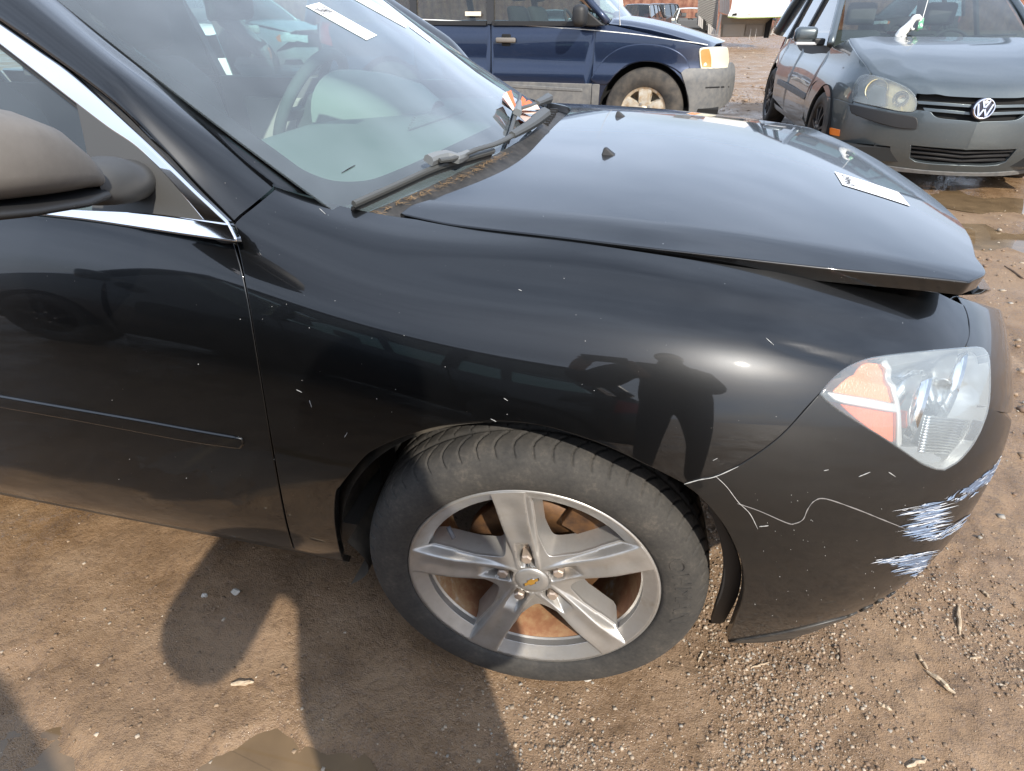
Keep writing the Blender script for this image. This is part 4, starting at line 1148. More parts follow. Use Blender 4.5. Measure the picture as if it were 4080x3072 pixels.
# seats
for y in (-.37, .37):
    b = MB()
    prof = [(-1.02, .36), (-1.06, .50), (-1.50, .46), (-1.56, .55), (-1.72, 1.06), (-1.64, 1.09), (-1.52, 1.0), (-1.44, .60), (-1.50, .34)]
    b.prism(prof, y - .25, y + .25, 'y')
    s_ = b.build('seat', M_SEAT, sedan, bevel=.05, seg=3, smooth=True)
    MB().add(*[q for q in (lambda B: (B.v, B.f))(MB().prism([(-1.57, 1.11), (-1.56, 1.24), (-1.60, 1.31), (-1.68, 1.31), (-1.70, 1.20), (-1.68, 1.10)], y - .14, y + .14, 'y'))]).build('headrest', M_SEAT, s_, bevel=.03, seg=3, smooth=True)
MB().prism([(-2.1, .36), (-2.14, .50), (-2.55, .48), (-2.80, 1.05), (-2.70, 1.08), (-2.5, .95)], -.62, .62, 'y').build('rear_seat', M_SEAT, sedan, bevel=.04, smooth=True)
# floor, bulkhead, door cards
MB().box((-3.2, -.74, .20), (-.33, .74, .26)).build('floor_pan', M_TRIM, sedan)
MB().box((-.36, -.70, .22), (-.32, .70, .90)).build('bulkhead', M_DARK, sedan)
MB().box((-.32, -.60, .62), (.55, .60, .66)).build('engine_bay', M_DARK, sedan)
for sgn in (-1, 1):
    dc = MB().box((-1.60, sgn * .775, .30), (-.50, sgn * .735, 1.0)).build('door_card', M_TRIM, sedan)
    MB().box((-1.50, sgn * .735, .74), (-.70, sgn * .715, .93)).build('card_insert', M_BEIGE, dc, bevel=.01)
    MB().box((-1.45, sgn * .735, .64), (-.85, sgn * .66, .70)).build('armrest', M_TRIM, dc, bevel=.015)
    MB().box((-2.75, sgn * .755, .30), (-1.66, sgn * .735, .955)).build('door_card', M_TRIM, sedan)
# inside mirror
MB().obox((-.93, -.05, 1.235), (.012, .004, .004), (-.03, .125, 0), (.004, 0, .036)).build('inside_mirror', M_BLACKP, sedan, bevel=.02, seg=3)
MB().tube([(-.925, -.05, 1.25), (-.83, -.03, 1.29), (-.78, -.02, 1.30)], .009, 8).build('mirror_stalk', M_BLACKP, bpy.data.objects['inside_mirror'])

# ---------------------------------------------------------------- stickers
M_STICK = mat('white_sticker_paper', (.85, .85, .85), .5)
M_INK = mat('black_ink', (.03, .03, .035), .6)
def sticker(name, S_, corners, txts, label, h=.0012, par=None):
    """corners: four picture points clockwise from top left; txts: (string, x0, y0, x1, y1) in sticker units"""
    q = S_.offset(h); c = q.inv(corners)
    def bil(a, b): 
        a = np.asarray(a)[:, None]; b = np.asarray(b)[:, None]
        return c[0] * (1 - a) * (1 - b) + c[1] * a * (1 - b) + c[2] * a * b + c[3] * (1 - a) * b
    A, B = np.meshgrid(np.linspace(0, 1, 12), np.linspace(0, 1, 5)); uv = bil(A.ravel(), B.ravel())
    f = [(j * 12 + i, j * 12 + i + 1, (j + 1) * 12 + i + 1, (j + 1) * 12 + i) for j in range(4) for i in range(11)]
    o = mesh_obj(name, q.pts(uv), f, M_STICK, par, True, label=label)
    q2 = S_.offset(h + .0006)
    for s, x0, y0, x1, y1, rot in txts:
        v, f = text_mesh(s, 1.0)
        v = v[:, :2]; v = (v - v.min(0)) / (v.max(0) - v.min(0))
        if rot: v = np.stack([v[:, 1], 1 - v[:, 0]], -1)
        a = x0 + (x1 - x0) * v[:, 0]; b_ = y1 + (y0 - y1) * v[:, 1]
        mesh_obj('printed_number', q2.pts(bil(a, b_)), f, M_INK, o, False)
    return o
sticker('lot_sticker', GL, [(660,13),(689.5,5.3),(814.7,76),(791.7,86.5)], [('09460', .12, .10, .86, .27, False)], 'white lot sticker with a number on the windscreen', par=sedan)
sticker('lot_sticker', HOOD, [(1820,399),(1802.6,370.4),(1941,415),(1966,445)], [('09460', .12, .08, .86, .22, False)], 'white lot sticker with a number on the hood', par=sedan)
lb = sticker('paper_label', GL, [(750,-10),(792,-4),(879,47),(876.5,60)], [], 'long white printed label along the far windscreen edge', par=sedan)
lb2 = sticker('paper_label', GL, [(884,58),(888,56),(933,85),(930,92)], [], 'short white label below the long one', par=sedan)
# small black print block in the near lower corner of the screen: ruled dashes
for k in range(4):
    o = sticker('print_mark', GL, [(738 + k * 5, 372 - k * 3), (752 + k * 5, 365 - k * 3), (752.6 + k * 5, 367 - k * 3), (738.6 + k * 5, 374 - k * 3)], [], None, par=screen); o.data.materials[0] = M_INK

# ================================================================ near head lamp
M_LENS = glass_mat('hazed_lamp_lens', (.93, .95, .95), rough=.05, haze=.18)
M_REFL = mat('lamp_reflector', (.80, .82, .82), .16, 1.0)
M_BEZEL = mat('lamp_bezel_silver', (.62, .62, .60), .35, .6)
M_AMBER = mat('amber_reflector', (.80, .11, .01), .3, .0, .5, .1)
M_AMBER2 = mat('faded_amber_lens', (.85, .24, .07), .35, .0, .4, .15)
for _m in (M_AMBER, M_AMBER2):
    _w = add_noise(_m, 420, 1, .5, sxyz=(1, 1, .25)); bump(_m, _w, .5, .002)
    _f = add_noise(_m, 22, 3, .5); _b = tuple(nodes(_m)[2].inputs['Base Color'].default_value[:3]); link(_m, mixcol(_m, ramp(_m, _f, [(.45, 0.0), (.8, .22)]), _b, (.92, .45, .2)), 'Base Color')
M_LGREY = mat('lamp_grey_trim', (.20, .21, .22), .4)
L_OUT = [[(1771,852),(1790,828),(1820,801),(1860,781),(1910,770),(2000,760),(2080,753),(2112,751)], [(2112,751),(2126,755),(2135,772),(2138,815),(2136,865),(2126,908),(2104,955),(2073,993),(2040,1014)], [(2040,1014),(2018,1011),(1990,999),(1950,972),(1900,939),(1850,909),(1800,877),(1771,852)]]
HLo = SIDE.outline(L_OUT, 5)
for sgn in (1, -1):
    F_ = np.array([1, sgn, 1])
    inner = HLo.mean(0) + (HLo - HLo.mean(0)) * .985
    bk = SIDE.offset(-.055)
    housing = panel('headlamp', HLo, bk, .02, M_REFL, sedan, hem=.001, depth=.002, label='clouded headlamp with amber corner' if sgn == 1 else None)
    if sgn == -1:
        me = housing.data; me.transform(Matrix.Diagonal((1, -1, 1, 1))); me.flip_normals()
    rows = [SIDE.offset(d).pts(HLo) * F_ for d in (-.001, -.02, -.056)]
    strip('lamp_wall', rows, M_BEZEL, housing, closed=True)
    ln = SIDE.offset(.002)
    l_ = panel('lamp_lens', inner, ln, .02, M_LENS, housing, hem=.004, depth=.010)
    if sgn == -1: l_.data.transform(Matrix.Diagonal((1, -1, 1, 1))); l_.data.flip_normals()
    if sgn == 1:
        am = SIDE.offset(-.012)
        panel('amber_reflector', am.outline([[(1800,848),(1826,824),(1856,803),(1886,791),(1906,787)], [(1906,787),(1918,814),(1929,846),(1935,873)], [(1935,873),(1886,861),(1832,853),(1800,848)]]), am, .012, M_AMBER2, housing, hem=.002, depth=.03)
        panel('amber_reflector', am.outline([[(1815,870),(1875,881),(1939,892)], [(1939,892),(1942,926),(1940,955)], [(1940,955),(1908,947),(1875,921),(1843,896),(1815,870)]]), am, .012, M_AMBER, housing, hem=.002, depth=.03)
        bz = SIDE.offset(-.006)
        panel('lamp_bezel', bz.outline([[(1791,850),(1832,857),(1886,866),(1936,877)], [(1936,877),(1938,889)], [(1938,889),(1875,878),(1815,866),(1791,850)]]), bz, .012, M_BEZEL, housing, hem=.003, depth=.03)
        panel('lamp_bezel', bz.outline([[(1908,785),(1916,781),(1926,812),(1936,846),(1944,890),(1947,960)], [(1947,960),(1941,958),(1941,892),(1930,846),(1919,813),(1908,785)]]), bz, .012, M_BEZEL, housing, hem=.003, depth=.03)
        bw = SIDE.offset(-.03)
        def bowl(px, py, r, dirn, nm, m=M_REFL):
            c = bw.pts(bw.inv([(px, py)]))[0]; n_ = Vector(dirn).normalized()
            Mx = Matrix.Translation(Vector(c)) @ n_.to_track_quat('Z', 'Y').to_matrix().to_4x4()
            pr = [(r * math.sin(t), -r * .75 * math.cos(t)) for t in np.linspace(.05, math.pi / 2, 9)] + [(r * 1.06, 0.002), (r * 1.06, -.01)]
            o = MB().lathe(pr, 36, Mx).build(nm, m, housing, smooth=True)
            return c, n_
        bowl(1985, 880, .050, (.95, -.35, .05), 'main_beam_bowl')
        bowl(2060, 830, .050, (.95, -.35, .05), 'turn_bowl')
        rb = SIDE.offset(-.018)
        for k in range(13):
            y0 = 900 + k * 6.2
            p = rb.pts(rb.inv(cr([(2000 - k * 1.6, y0), (2040, y0 + 4), (2092 - k * 2.4, y0 + 10)], 4)))
            MB().tube(p, .0022, 6).build('lamp_flute', M_REFL, housing, smooth=True)
        panel('lamp_lower_trim', rb.outline([[(1918,964),(1960,968),(2004,966)], [(2004,966),(2020,985),(2045,998)], [(2045,998),(2025,1008),(1990,996),(1950,978),(1918,964)]]), rb, .012, M_LGREY, housing, hem=.002, depth=.02)

# ---------------------------------------------------------------- scrapes on the bumper and chips on the paint
M_SCRAPE = mat('scraped_plastic', (.42, .50, .62), .55)
_n = add_noise(M_SCRAPE, 220, 3, .7, sxyz=(1, 1, 6)); link(M_SCRAPE, ramp(M_SCRAPE, _n, [(.35, (.16, .20, .28)), (.5, (.45, .52, .63)), (.7, (.78, .80, .84))]), 'Base Color')
M_CHIP = mat('bare_primer_edge', (.40, .40, .39), .6)
bump_o = bpy.data.objects['bumper']
sc_s = SIDE.offset(.0007)
def jag(pts, j, seed):
    r_ = random.Random(seed); q = []
    p = np.asarray(pts, float); n = len(p)
    for i in range(n):
        a, b_ = p[i], p[(i + 1) % n]; L_ = np.linalg.norm(b_ - a); k = max(2, int(L_ / 4))
        for t in range(k): q.append(a + (b_ - a) * t / k + np.array([r_.uniform(-j, j), r_.uniform(-j * .45, j * .45)]))
    return q
def scrape(pts, m=M_SCRAPE, j=2.0, seed=1, par=None, S_=None):
    S_ = S_ or sc_s
    uv = S_.inv(jag(pts, j, seed))
    panel('scrape_mark', uv, S_, .01, m, par or bump_o, hem=.0002, depth=.0006)
M_SCRW = mat('raw_white_plastic', (.70, .73, .78), .6); M_SCRB = mat('smeared_blue_plastic', (.22, .30, .44), .5); M_SCRD = mat('burnished_dark_plastic', (.05, .055, .07), .35)
def streaks(poly, n, seed, dirn=(1.0, -.20), lmin=14, lmax=75):
    r_ = np.random.RandomState(seed); poly = np.asarray(poly, float); lo, hi = poly.min(0), poly.max(0); dd = np.array(dirn) / np.linalg.norm(dirn); nn_ = np.array([-dd[1], dd[0]])
    for m_, frac, wmax in ((M_SCRB, .52, 2.6), (M_SCRW, .40, 1.3), (M_SCRD, .08, 2.0)):
        V, F, k = [], [], 0
        while k < int(n * frac):
            c = lo + (hi - lo) * r_.rand(2)
            if not pip(c[None], poly)[0]: continue
            L_ = lmin + (lmax - lmin) * r_.rand() ** 1.8; w = .35 + wmax * r_.rand() ** 2.2; bend = r_.normal(0, 1.5)
            t = np.linspace(-.5, .5, 6); prof = np.array([.05, .7, 1, .9, .6, .05]) * w * .5
            mid = c + np.outer(t * L_, dd) + np.outer(bend * (t * t * 4 - .5) + r_.normal(0, .35, 6), nn_)
            if not pip(mid, poly).sum() >= 3: k += 1; continue
            S_ = SIDE.offset(.0006 + .0005 * r_.rand()); 
            a_ = sc_s.inv(mid + nn_ * prof[:, None]); b_ = sc_s.inv(mid - nn_ * prof[:, None])
            pa, pb = S_.pts(a_), S_.pts(b_); b0 = len(V); V += [*pa, *pb]
            F += [(b0 + i, b0 + i + 1, b0 + 7 + i, b0 + 6 + i) for i in range(5)]; k += 1
        mesh_obj('scrape_mark', V, F, m_, bump_o, False)
M_SCRU = mat('abraded_bumper', (.10, .13, .19), .5)
for _k, _p in enumerate(([(1985,1100),(2032,1090),(2028,1132),(1990,1128)], [(1962,1142),(2000,1134),(2026,1166),(1985,1158)], [(1938,1211),(2012,1198),(2000,1227),(1955,1222)], [(1890,1306),(1935,1300),(1980,1262),(1950,1302),(1905,1315)], [(2075,1064),(2135,1022),(2164,990),(2140,1038),(2100,1064)])):
    scrape(_p, M_SCRU, 3.0, 40 + _k)
streaks([(1950,1098),(2002,1088),(2044,1082),(2036,1135),(2030,1170),(1995,1166),(1965,1152),(1945,1142),(1985,1126)], 150, 1)
streaks([(2010,1150),(2058,1136),(2100,1105),(2070,1146),(2040,1160)], 40, 2, (1, -.6))
streaks([(1890,1210),(1950,1201),(2005,1193),(2035,1182),(2008,1208),(2000,1232),(1955,1226),(1920,1220)], 110, 3)
streaks([(1910,1232),(1960,1226),(2000,1234),(1990,1246),(1955,1238)], 40, 4)
streaks([(1878,1300),(1884,1316),(1930,1310),(1962,1290),(1990,1250),(1972,1262),(1940,1290),(1905,1304)], 60, 5, (1, -.7))
streaks([(2040,1075),(2100,1045),(2140,1012),(2172,975),(2172,1000),(2140,1042),(2100,1072),(2060,1085)], 90, 6, (1, -.75), 6, 30)
def scratch(pts, w=1.2, seed=0, m=M_CHIP, par=None, S_=None, j=.7):
    p = cr(pts, 5); d = np.gradient(p, axis=0); n = np.stack([-d[:, 1], d[:, 0]], -1); n /= np.linalg.norm(n, axis=1)[:, None]
    r_ = np.random.RandomState(seed); ww = w * (.5 + r_.rand(len(p))) * np.r_[.3, np.ones(len(p) - 2), .3]
    q = np.vstack([p + n * ww[:, None] * .5, (p - n * ww[:, None] * .5)[::-1]])
    S_ = S_ or sc_s
    panel('scratch', S_.inv(q), S_, .02, m, par or bump_o, hem=.0001, depth=.0005)
M_SCR2 = mat('dull_scratch', (.20, .19, .185), .7)
scratch([(1593,1088),(1640,1104),(1700,1130),(1718,1131),(1735,1122),(1745,1100),(1760,1082),(1785,1078),(1850,1100),(1900,1120),(1955,1142)], 1.5, 1, M_SCR2)
scratch([(1545,1028),(1570,1052),(1595,1085),(1620,1110),(1637,1143)], .9, 2)
scratch([(1640,1138),(1660,1136)], 1.0, 3); scratch([(1478,1046),(1510,1037),(1545,1030),(1595,1008)], 1.2, 4)
scratch([(1855,1030),(1880,1020)], .9, 5); scratch([(1780,1017),(1790,1015)], .9, 6)
scratch([(1920,1020),(1935,1030)], .9, 8)
fend = bpy.data.objects['fender']
for k, pts in enumerate(([(1655,730),(1672,745)], [(1088,860),(1097,866)], [(1060,905),(1072,911)], [(744,945),(750,935)], [(690,450),(703,462)], [(668,865),(673,880)], [(640,842),(652,848)], [(1120,625),(1127,628)], [(1540,995),(1550,990)])):
    scratch(pts, .7, 20 + k, M_CHIP, fend)
rng = np.random.RandomState(5)
for k in range(16):      # stone chips and dried drops
    x, y = rng.uniform(560, 1700), rng.uniform(600, 900); a = rng.uniform(0, 3.14); l = rng.uniform(.6, 1.8)
    scratch([(x, y), (x + l * math.cos(a), y + l * math.sin(a))], rng.uniform(.4, .8), 100 + k, M_CHIP, fend)
for k in range(9):
    x, y = rng.uniform(20, 600), rng.uniform(640, 1080); a = rng.uniform(0, 3.14); l = rng.uniform(.6, 1.8)
    scratch([(x, y), (x + l * math.cos(a), y + l * math.sin(a))], rng.uniform(.4, .8), 200 + k, M_CHIP, door)
for k in range(46):
    x, y = rng.uniform(1630, 1960), rng.uniform(1060, 1350); a = rng.uniform(0, 3.14); l = rng.uniform(.6, 2.4)
    scratch([(x, y), (x + l * math.cos(a), y + l * math.sin(a))], rng.uniform(.4, .9), 300 + k, M_CHIP, bump_o)
# ================================================================ other cars: shared builder
M_CGLASS = glass_mat('parked_car_glass', (.40, .50, .48), rough=0.0, haze=.02)
M_CTYRE = mat('worn_tyre', (.035, .033, .031), .85)
_n = add_noise(M_CTYRE, 11, 4, .6); link(M_CTYRE, ramp(M_CTYRE, _n, [(.35, (.028, .027, .026)), (.7, (.085, .072, .058))]), 'Base Color')
M_SILV = mat('wheel_silver', (.55, .54, .52), .35, .8)
M_BLKW = mat('black_wheel_paint', (.02, .02, .021), .4, .3)
M_STEELR = mat('rusty_steel_wheel', (.60, .56, .47), .45, .6)
_n = add_noise(M_STEELR, 18, 5, .6); link(M_STEELR, ramp(M_STEELR, _n, [(.40, (.66, .62, .53)), (.62, (.52, .40, .26)), (.75, (.26, .13, .07))]), 'Base Color')
M_CAB = mat('car_cabin_grey', (.10, .10, .10), .9)
M_CPLAS = mat('grey_bumper_plastic', (.13, .135, .14), .6)
_n = add_noise(M_CPLAS, 20, 5, .6); link(M_CPLAS, ramp(M_CPLAS, _n, [(.3, (.11, .115, .12)), (.7, (.19, .185, .175))]), 'Base Color')
M_CLENS = mat('clouded_lamp', (.72, .66, .50), .18, .0, 1.0, .08)
M_CLENSW = mat('clear_lamp', (.72, .74, .74), .15, .3, 1.0, .05)
M_RED = mat('red_tail_lens', (.45, .02, .02), .2, 0, 1.0, .05)
M_ORANGE = mat('orange_marker', (.85, .22, .03), .3, 0, .6, .1)

def plan_surf(plan, zoff, zr, pose, n=(140, 40)):
    """body side: plan curve (x, y<0) from tail to nose centre, pushed inwards by zoff(z)"""
    pl = np.asarray(plan, float); k = np.r_[0, np.cumsum(np.linalg.norm(np.diff(pl, axis=0), axis=1))]
    zo = np.asarray(zoff, float)
    def f(uv):
        u = np.clip(uv[:, 0], k[0] - .05, k[-1] + .05)
        w = spline_basis(k, u); p = w @ pl
        w2 = spline_basis(k, u + 1e-3); d = (w2 @ pl - p); d /= np.linalg.norm(d, axis=1)[:, None] + 1e-12
        nin = np.stack([-d[:, 1], d[:, 0]], -1)          # to the left of travel = inwards
        o = spline_basis(zo[:, 0], uv[:, 1]) @ zo[:, 1]
        q = p + nin * o[:, None]
        return np.stack([q[:, 0], q[:, 1], uv[:, 1]], -1)
    S = Surf(f, (k[0], k[-1]), zr, n, out=(0, -1, 0), pose=pose)
    um = np.array([[np.interp(-1.0, pl[:, 0], k), .6]]); S.sg = 1.0
    S.sg = 1.0 if S.base_n(um)[0][1] < 0 else -1.0
    S.k = k; S.pl = pl
    mx = pl[:, 0]
    S.u = lambda x: float(np.interp(x, mx, k))          # x -> u (x must rise along the plan)
    return S

def offs(S, d):
    o = S.offset(d); o.sg = S.sg; o.k = S.k; o.pl = S.pl; o.u = S.u; return o

def car_wheel(parent, x, y, r, w, m_rim, rim_r, spokes=5, steer=0.0, slots=False):
    sg = 1 if y > 0 else -1
    prof = [(rim_r, .010), (rim_r + .006, -.004), (rim_r + (r - rim_r) * .5, -.010), (r - .022, -.002), (r - .006, .012), (r, .04), (r, w - .04), (r - .006, w - .012), (r - .03, w), (rim_r, w - .01)]
    Mx = Matrix.Rotation(R(90), 4, 'X')
    ty = MB().lathe([(a, -b) for a, b in prof], 64, Mx).build('wheel', M_CTYRE, parent, smooth=True)
    ty.location = (x, y, r); ty.rotation_euler = (0, 0, steer + (math.pi if sg > 0 else 0))
    MB().lathe([(rim_r + .003, -.002), (rim_r - .012, -.006), (rim_r - .022, -.03), (rim_r - .03, -.10), (.0, -.10)], 48, Mx).build('rim', M_DARK if not slots else m_rim, ty, smooth=True)
    MB().lathe([(rim_r + .005, .004), (rim_r + .004, -.001), (rim_r - .010, .0), (rim_r - .022, -.014), (rim_r - .026, -.03)], 64, Mx).build('rim_lip', m_rim, ty, smooth=True)
    for i in range(spokes):
        a = 2 * math.pi * i / spokes + .3; ca, sa = math.cos(a), math.sin(a); h0, h1 = (.026, .020) if spokes <= 6 else (.016, .009)
        if slots: h0, h1 = .045, .05
        v = []
        for rr_, hw_, yo in ((.03, h0, .004), (rim_r * .55, h1, .0), (rim_r - .012, h1 * 1.15, .004)):
            for s_, dy in ((-1, .0), (1, .0), (1.25, .03), (-1.25, .03)):
                v.append((rr_ * ca - s_ * hw_ * sa, yo + dy, rr_ * sa + s_ * hw_ * ca))
        f = [(b_ * 4 + j, b_ * 4 + (j + 1) % 4, (b_ + 1) * 4 + (j + 1) % 4, (b_ + 1) * 4 + j) for b_ in range(2) for j in range(4)]
        MB().add(v, f).build('spoke', m_rim, ty)
    MB().lathe([(0, .012), (.03, .010), (.045, .004), (.055, -.006), (.06, -.02)], 24, Mx).build('hub_cap', m_rim, ty, smooth=True)
    for i in range(5):
        a = 2 * math.pi * i / 5 + .7
        MB().obox((.07 * math.cos(a), .0, .07 * math.sin(a)), (.009, 0, 0), (0, .008, 0), (0, 0, .009)).build('lug_nut', M_SILV, ty)
    return ty

def arch(S, x, r, rr, z0, n=18, a0=None):
    """points of a wheel cut-out in (u, z), running front to rear over the wheel"""
    a = np.linspace(R(4), R(176), n) if a0 is None else np.linspace(a0, math.pi - a0, n)
    return [(S.u(x + rr * math.cos(t)), max(z0, r + rr * math.sin(t))) for t in a]

def seat(parent, x, y, m, hz=0.0):
    s_ = MB().prism([(x + .50, .36 + hz), (x + .48, .50 + hz), (x + .05, .46 + hz), (x - .12, 1.02 + hz), (x - .24, 1.04 + hz), (x - .08, .34 + hz)], y - .24, y + .24, 'y').build('seat', m, parent, bevel=.05, seg=2, smooth=True)
    MB().prism([(x - .10, 1.08 + hz), (x - .12, 1.26 + hz), (x - .22, 1.27 + hz), (x - .22, 1.07 + hz)], y - .13, y + .13, 'y').build('headrest', m, s_, bevel=.03, smooth=True)

def car(name, label, pose, d, m_paint, group=None, lamp=M_CLENSW, rim=M_SILV, front=True, hood=True, glass=True, wheels=True, side=True, step=.06, cat='car', cabin=True):
    """generic car: d holds the dimensions; origin below the front axle, x forwards"""
    root = empty(name, pose[:3], pose[3], label, cat, group)
    wb, fo, ro, hw, r = d['wb'], d['fo'], d['ro'], d['hw'], d['r']
    belt, zh, zn, zr, sill = d['belt'], d['zh'], d['zn'], d['zr'], d.get('sill', .24)
    xa, xr0, xr1, xb, zt = d['xa'], d['xr0'], d['xr1'], d['xb'], d['zt']
    rear = -wb - ro
    plan = d.get('plan') or [(rear - .0, -.001), (rear + .02, -hw * .55), (rear + .10, -hw * .86), (rear + .32, -hw * .965), (-wb * .75, -hw), (-wb * .3, -hw), (0, -hw * .995), (fo * .42, -hw * .965), (fo * .68, -hw * .86), (fo * .86, -hw * .66), (fo * .97, -hw * .33), (fo, -.001)]
    zoff = d.get('zoff') or [(.18, .07), (.30, .025), (.50, .0), (.65, .002), (.80, .015), (belt - .02, .045), (belt + .25, .16), (zr, .27)]
    S = plan_surf(plan, zoff, (.15, zr), pose)
    root['u'] = 0.0; del root['u']
    xd1, xd2, xd3 = d.get('xd', (-.48, -1.50, -wb + .32))
    ra = r + .055
    if side:
        zn_at = lambda x: zn + (zh - zn) * smoothstep(fo, xa, x) if False else zn + (zh - zn) * min(1, max(0, (fo * .9 - x) / (fo * .9 - xa)))
        ucor = S.u(fo * .80)
        # fender
        A = arch(S, 0, r, ra, sill)
        ol = [(S.u(xd1), sill + .06)] + [(S.u(xd1), z) for z in np.linspace(sill + .06, zh - .03, 5)[1:]] + [(S.u(x), zn_at(x) - .03) for x in np.linspace(xd1, fo * .78, 8)[1:]] + [(ucor, zn - .12)] + [(S.u(ra + .02), .50)] + A
        panel('fender', np.array(ol), S, step, m_paint, root, mirror=True)
        e = .006
        def door_(x0, x1, nm, z1=belt, bot=sill + .06, extra=None):
            u0, u1 = S.u(x0 - e), S.u(x1 + e)
            ol = [(u0, bot), (u0, z1)] + [(u1, z1), (u1, bot)] if extra is None else extra
            dd = panel(nm, np.array(ol), S, step, m_paint, root, mirror=True)
            return dd
        door_(xd1, xd2, 'door')
        A2 = arch(S, -wb, r, ra, sill)
        if xd3 < xd2 - .2:
            aa = [q for q in A2 if q[0] > S.u(xd3) + .01]
            ol = [(S.u(xd2 - e), sill + .06), (S.u(xd2 - e), belt), (S.u(xd3 + e), belt), (S.u(xd3 + e), r + ra * .9)] + ([q for q in A2[::-1] if q[0] > S.u(xd3 + e) and q[1] < r + ra * .9]) 
            panel('rear_door', np.array(ol), S, step, m_paint, root, mirror=True)
            qx = xd3
        else: qx = xd2
        AA = [q for q in A2 if q[0] < S.u(qx - e)]
        if not AA: AA = A2
        ol = [(S.u(qx - e), AA[0][1]), (S.u(qx - e), belt)] + [(S.u(x), belt + (zt - belt) * min(1, (qx - x) / (qx - xb + 1e-6))) for x in np.linspace(qx - .1, rear + .15, 5)] + [(S.k[0], zt - .02), (S.k[0], .55), (S.u(-wb - ra - .02), .5)] + AA[::-1]
        if xd3 >= xd2 - .2: ol = [(S.u(qx - e), sill + .06), (S.u(qx - e), belt)] + ol[2:]
        panel('rear_quarter', np.array(ol), S, step, m_paint, root, mirror=True)
        sl = offs(S, -.012)
        panel('sill', np.array([(S.u(-wb + ra), sill), (S.u(-ra), sill), (S.u(-ra), sill + .055), (S.u(-wb + ra), sill + .055)]), sl, step, m_paint, root, mirror=True)
        rb = offs(S, .006)
        panel('rear_bumper', np.array([(S.k[0], sill + .04), (S.u(-wb - ra - .03), sill + .04), (S.u(-wb - ra - .03), .50), (S.u(rear + .3), .56), (S.k[0], .56)]), rb, step, d.get('mbump', m_paint), root, join_mirror=True)
        tl = offs(S, .012)
        z0, z1 = d.get('tail', (.75, .95))
        panel('tail_lamp', np.array([(S.k[0] + .45, z0), (S.u(rear + .30), z0), (S.u(rear + .27), z1), (S.k[0] + .47, z1)]), tl, .05, M_RED, root, mirror=True)
    if front:
        fb = offs(S, .004)
        panel('front_bumper', np.array([(S.u(ra + .03), sill), (S.k[-1], sill), (S.k[-1], .54), (S.u(fo * .8), .56), (S.u(ra + .03), .48)]), fb, step, d.get('mbump', m_paint), root, join_mirror=True)
        panel('grille_panel', np.array([(S.u(fo * .86), .56), (S.k[-1], .545), (S.k[-1], zn - .06), (S.u(fo * .86), zn - .05)]), offs(S, -.02), step, M_BLACKP, root, join_mirror=True)
        hl = offs(S, .008)
        panel('headlamp', np.array([(S.u(fo * .52), zn - .10), (S.u(fo * .62), zn - .17), (S.u(fo * .95), zn - .20), (S.u(fo * .96), zn - .07), (S.u(fo * .70), zn - .03)]), hl, .04, lamp, root, mirror=True)
        panel('turn_lamp', np.array([(S.u(fo * .50), zn - .09), (S.u(fo * .53), zn - .16), (S.u(fo * .60), zn - .18), (S.u(fo * .60), zn - .04)]), offs(S, .012), .03, M_ORANGE, root, mirror=True)
    hwd = hw * .86
    def hood_f(uv):
        t = (uv[:, 0] - xa) / (fo * d.get('hf', .93) - xa)
        yl = hwd * (1 - .16 * np.clip(t, 0, 1) ** 2)
        return np.stack([uv[:, 0] - .12 * 0 + .10 * (1 - (uv[:, 1]) ** 2) * (1 - np.clip(t, 0, 1)) * 0, uv[:, 1] * yl, zh + (zn - zh) * np.clip(t, 0, 1.1) ** 1.6 + .035 * (1 - uv[:, 1] ** 2) - .03 * smoothstep(.86, 1.02, np.abs(uv[:, 1]))], -1)
    if hood:
        HS = Surf(hood_f, (xa, fo * d.get('hf', .93)), (-1, 1), (40, 30), out=(0, 0, 1), pose=pose)
        n_ = 14
        ol = [(xa + .02, t) for t in np.linspace(1, -1, n_)] + [(x, -1) for x in np.linspace(xa + .02, fo * (d.get('hf', .93) - .13), 6)[1:]] + [(fo * (d.get('hf', .93) - .13) + fo * .13 * (1 - t * t), t) for t in np.linspace(-1, 1, n_)[1:]] + [(x, 1) for x in np.linspace(fo * (d.get('hf', .93) - .13), xa + .02, 6)[1:-1]]
        panel('hood', np.array(ol), HS, .07, m_paint, root)
    def ruled(nm, a, b, ya, yb, m, bow=.06, crown=.02):
        rows = []
        for t in np.linspace(0, 1, 8):
            yy = ya + (yb - ya) * t; q = []
            for s_ in np.linspace(-1, 1, 15):
                q.append((a[0] + (b[0] - a[0]) * t + bow * (1 - s_ * s_) * d.get('bowdir', 1), yy * s_, a[1] + (b[1] - a[1]) * t + crown * (1 - s_ * s_) + .02 * math.sin(math.pi * t)))
            rows.append(q)
        return strip(nm, rows, m, root)
    rw = hw * .72
    if glass:
        ruled('windscreen', (xa, zh + .005), (xr0, zr - .03), hw * .84, rw, M_CGLASS, .10)
        ruled('rear_window', (xb, zt + .005), (xr1, zr - .05), hw * .84, rw, M_CGLASS, -.05)
    rows = []
    for s_ in np.linspace(-1, 1, 11):
        rows.append(cr(np.array([(xr0, s_ * rw, zr - .03 + .03 * (1 - s_ * s_)), (xr0 - .25, s_ * rw, zr + .03 * (1 - s_ * s_)), ((xr0 + xr1) / 2, s_ * rw, zr + .015 + .03 * (1 - s_ * s_)), (xr1 + .2, s_ * rw, zr - .01 + .03 * (1 - s_ * s_)), (xr1, s_ * rw, zr - .05 + .03 * (1 - s_ * s_))]), 4))
    strip('roof', rows, m_paint, root)
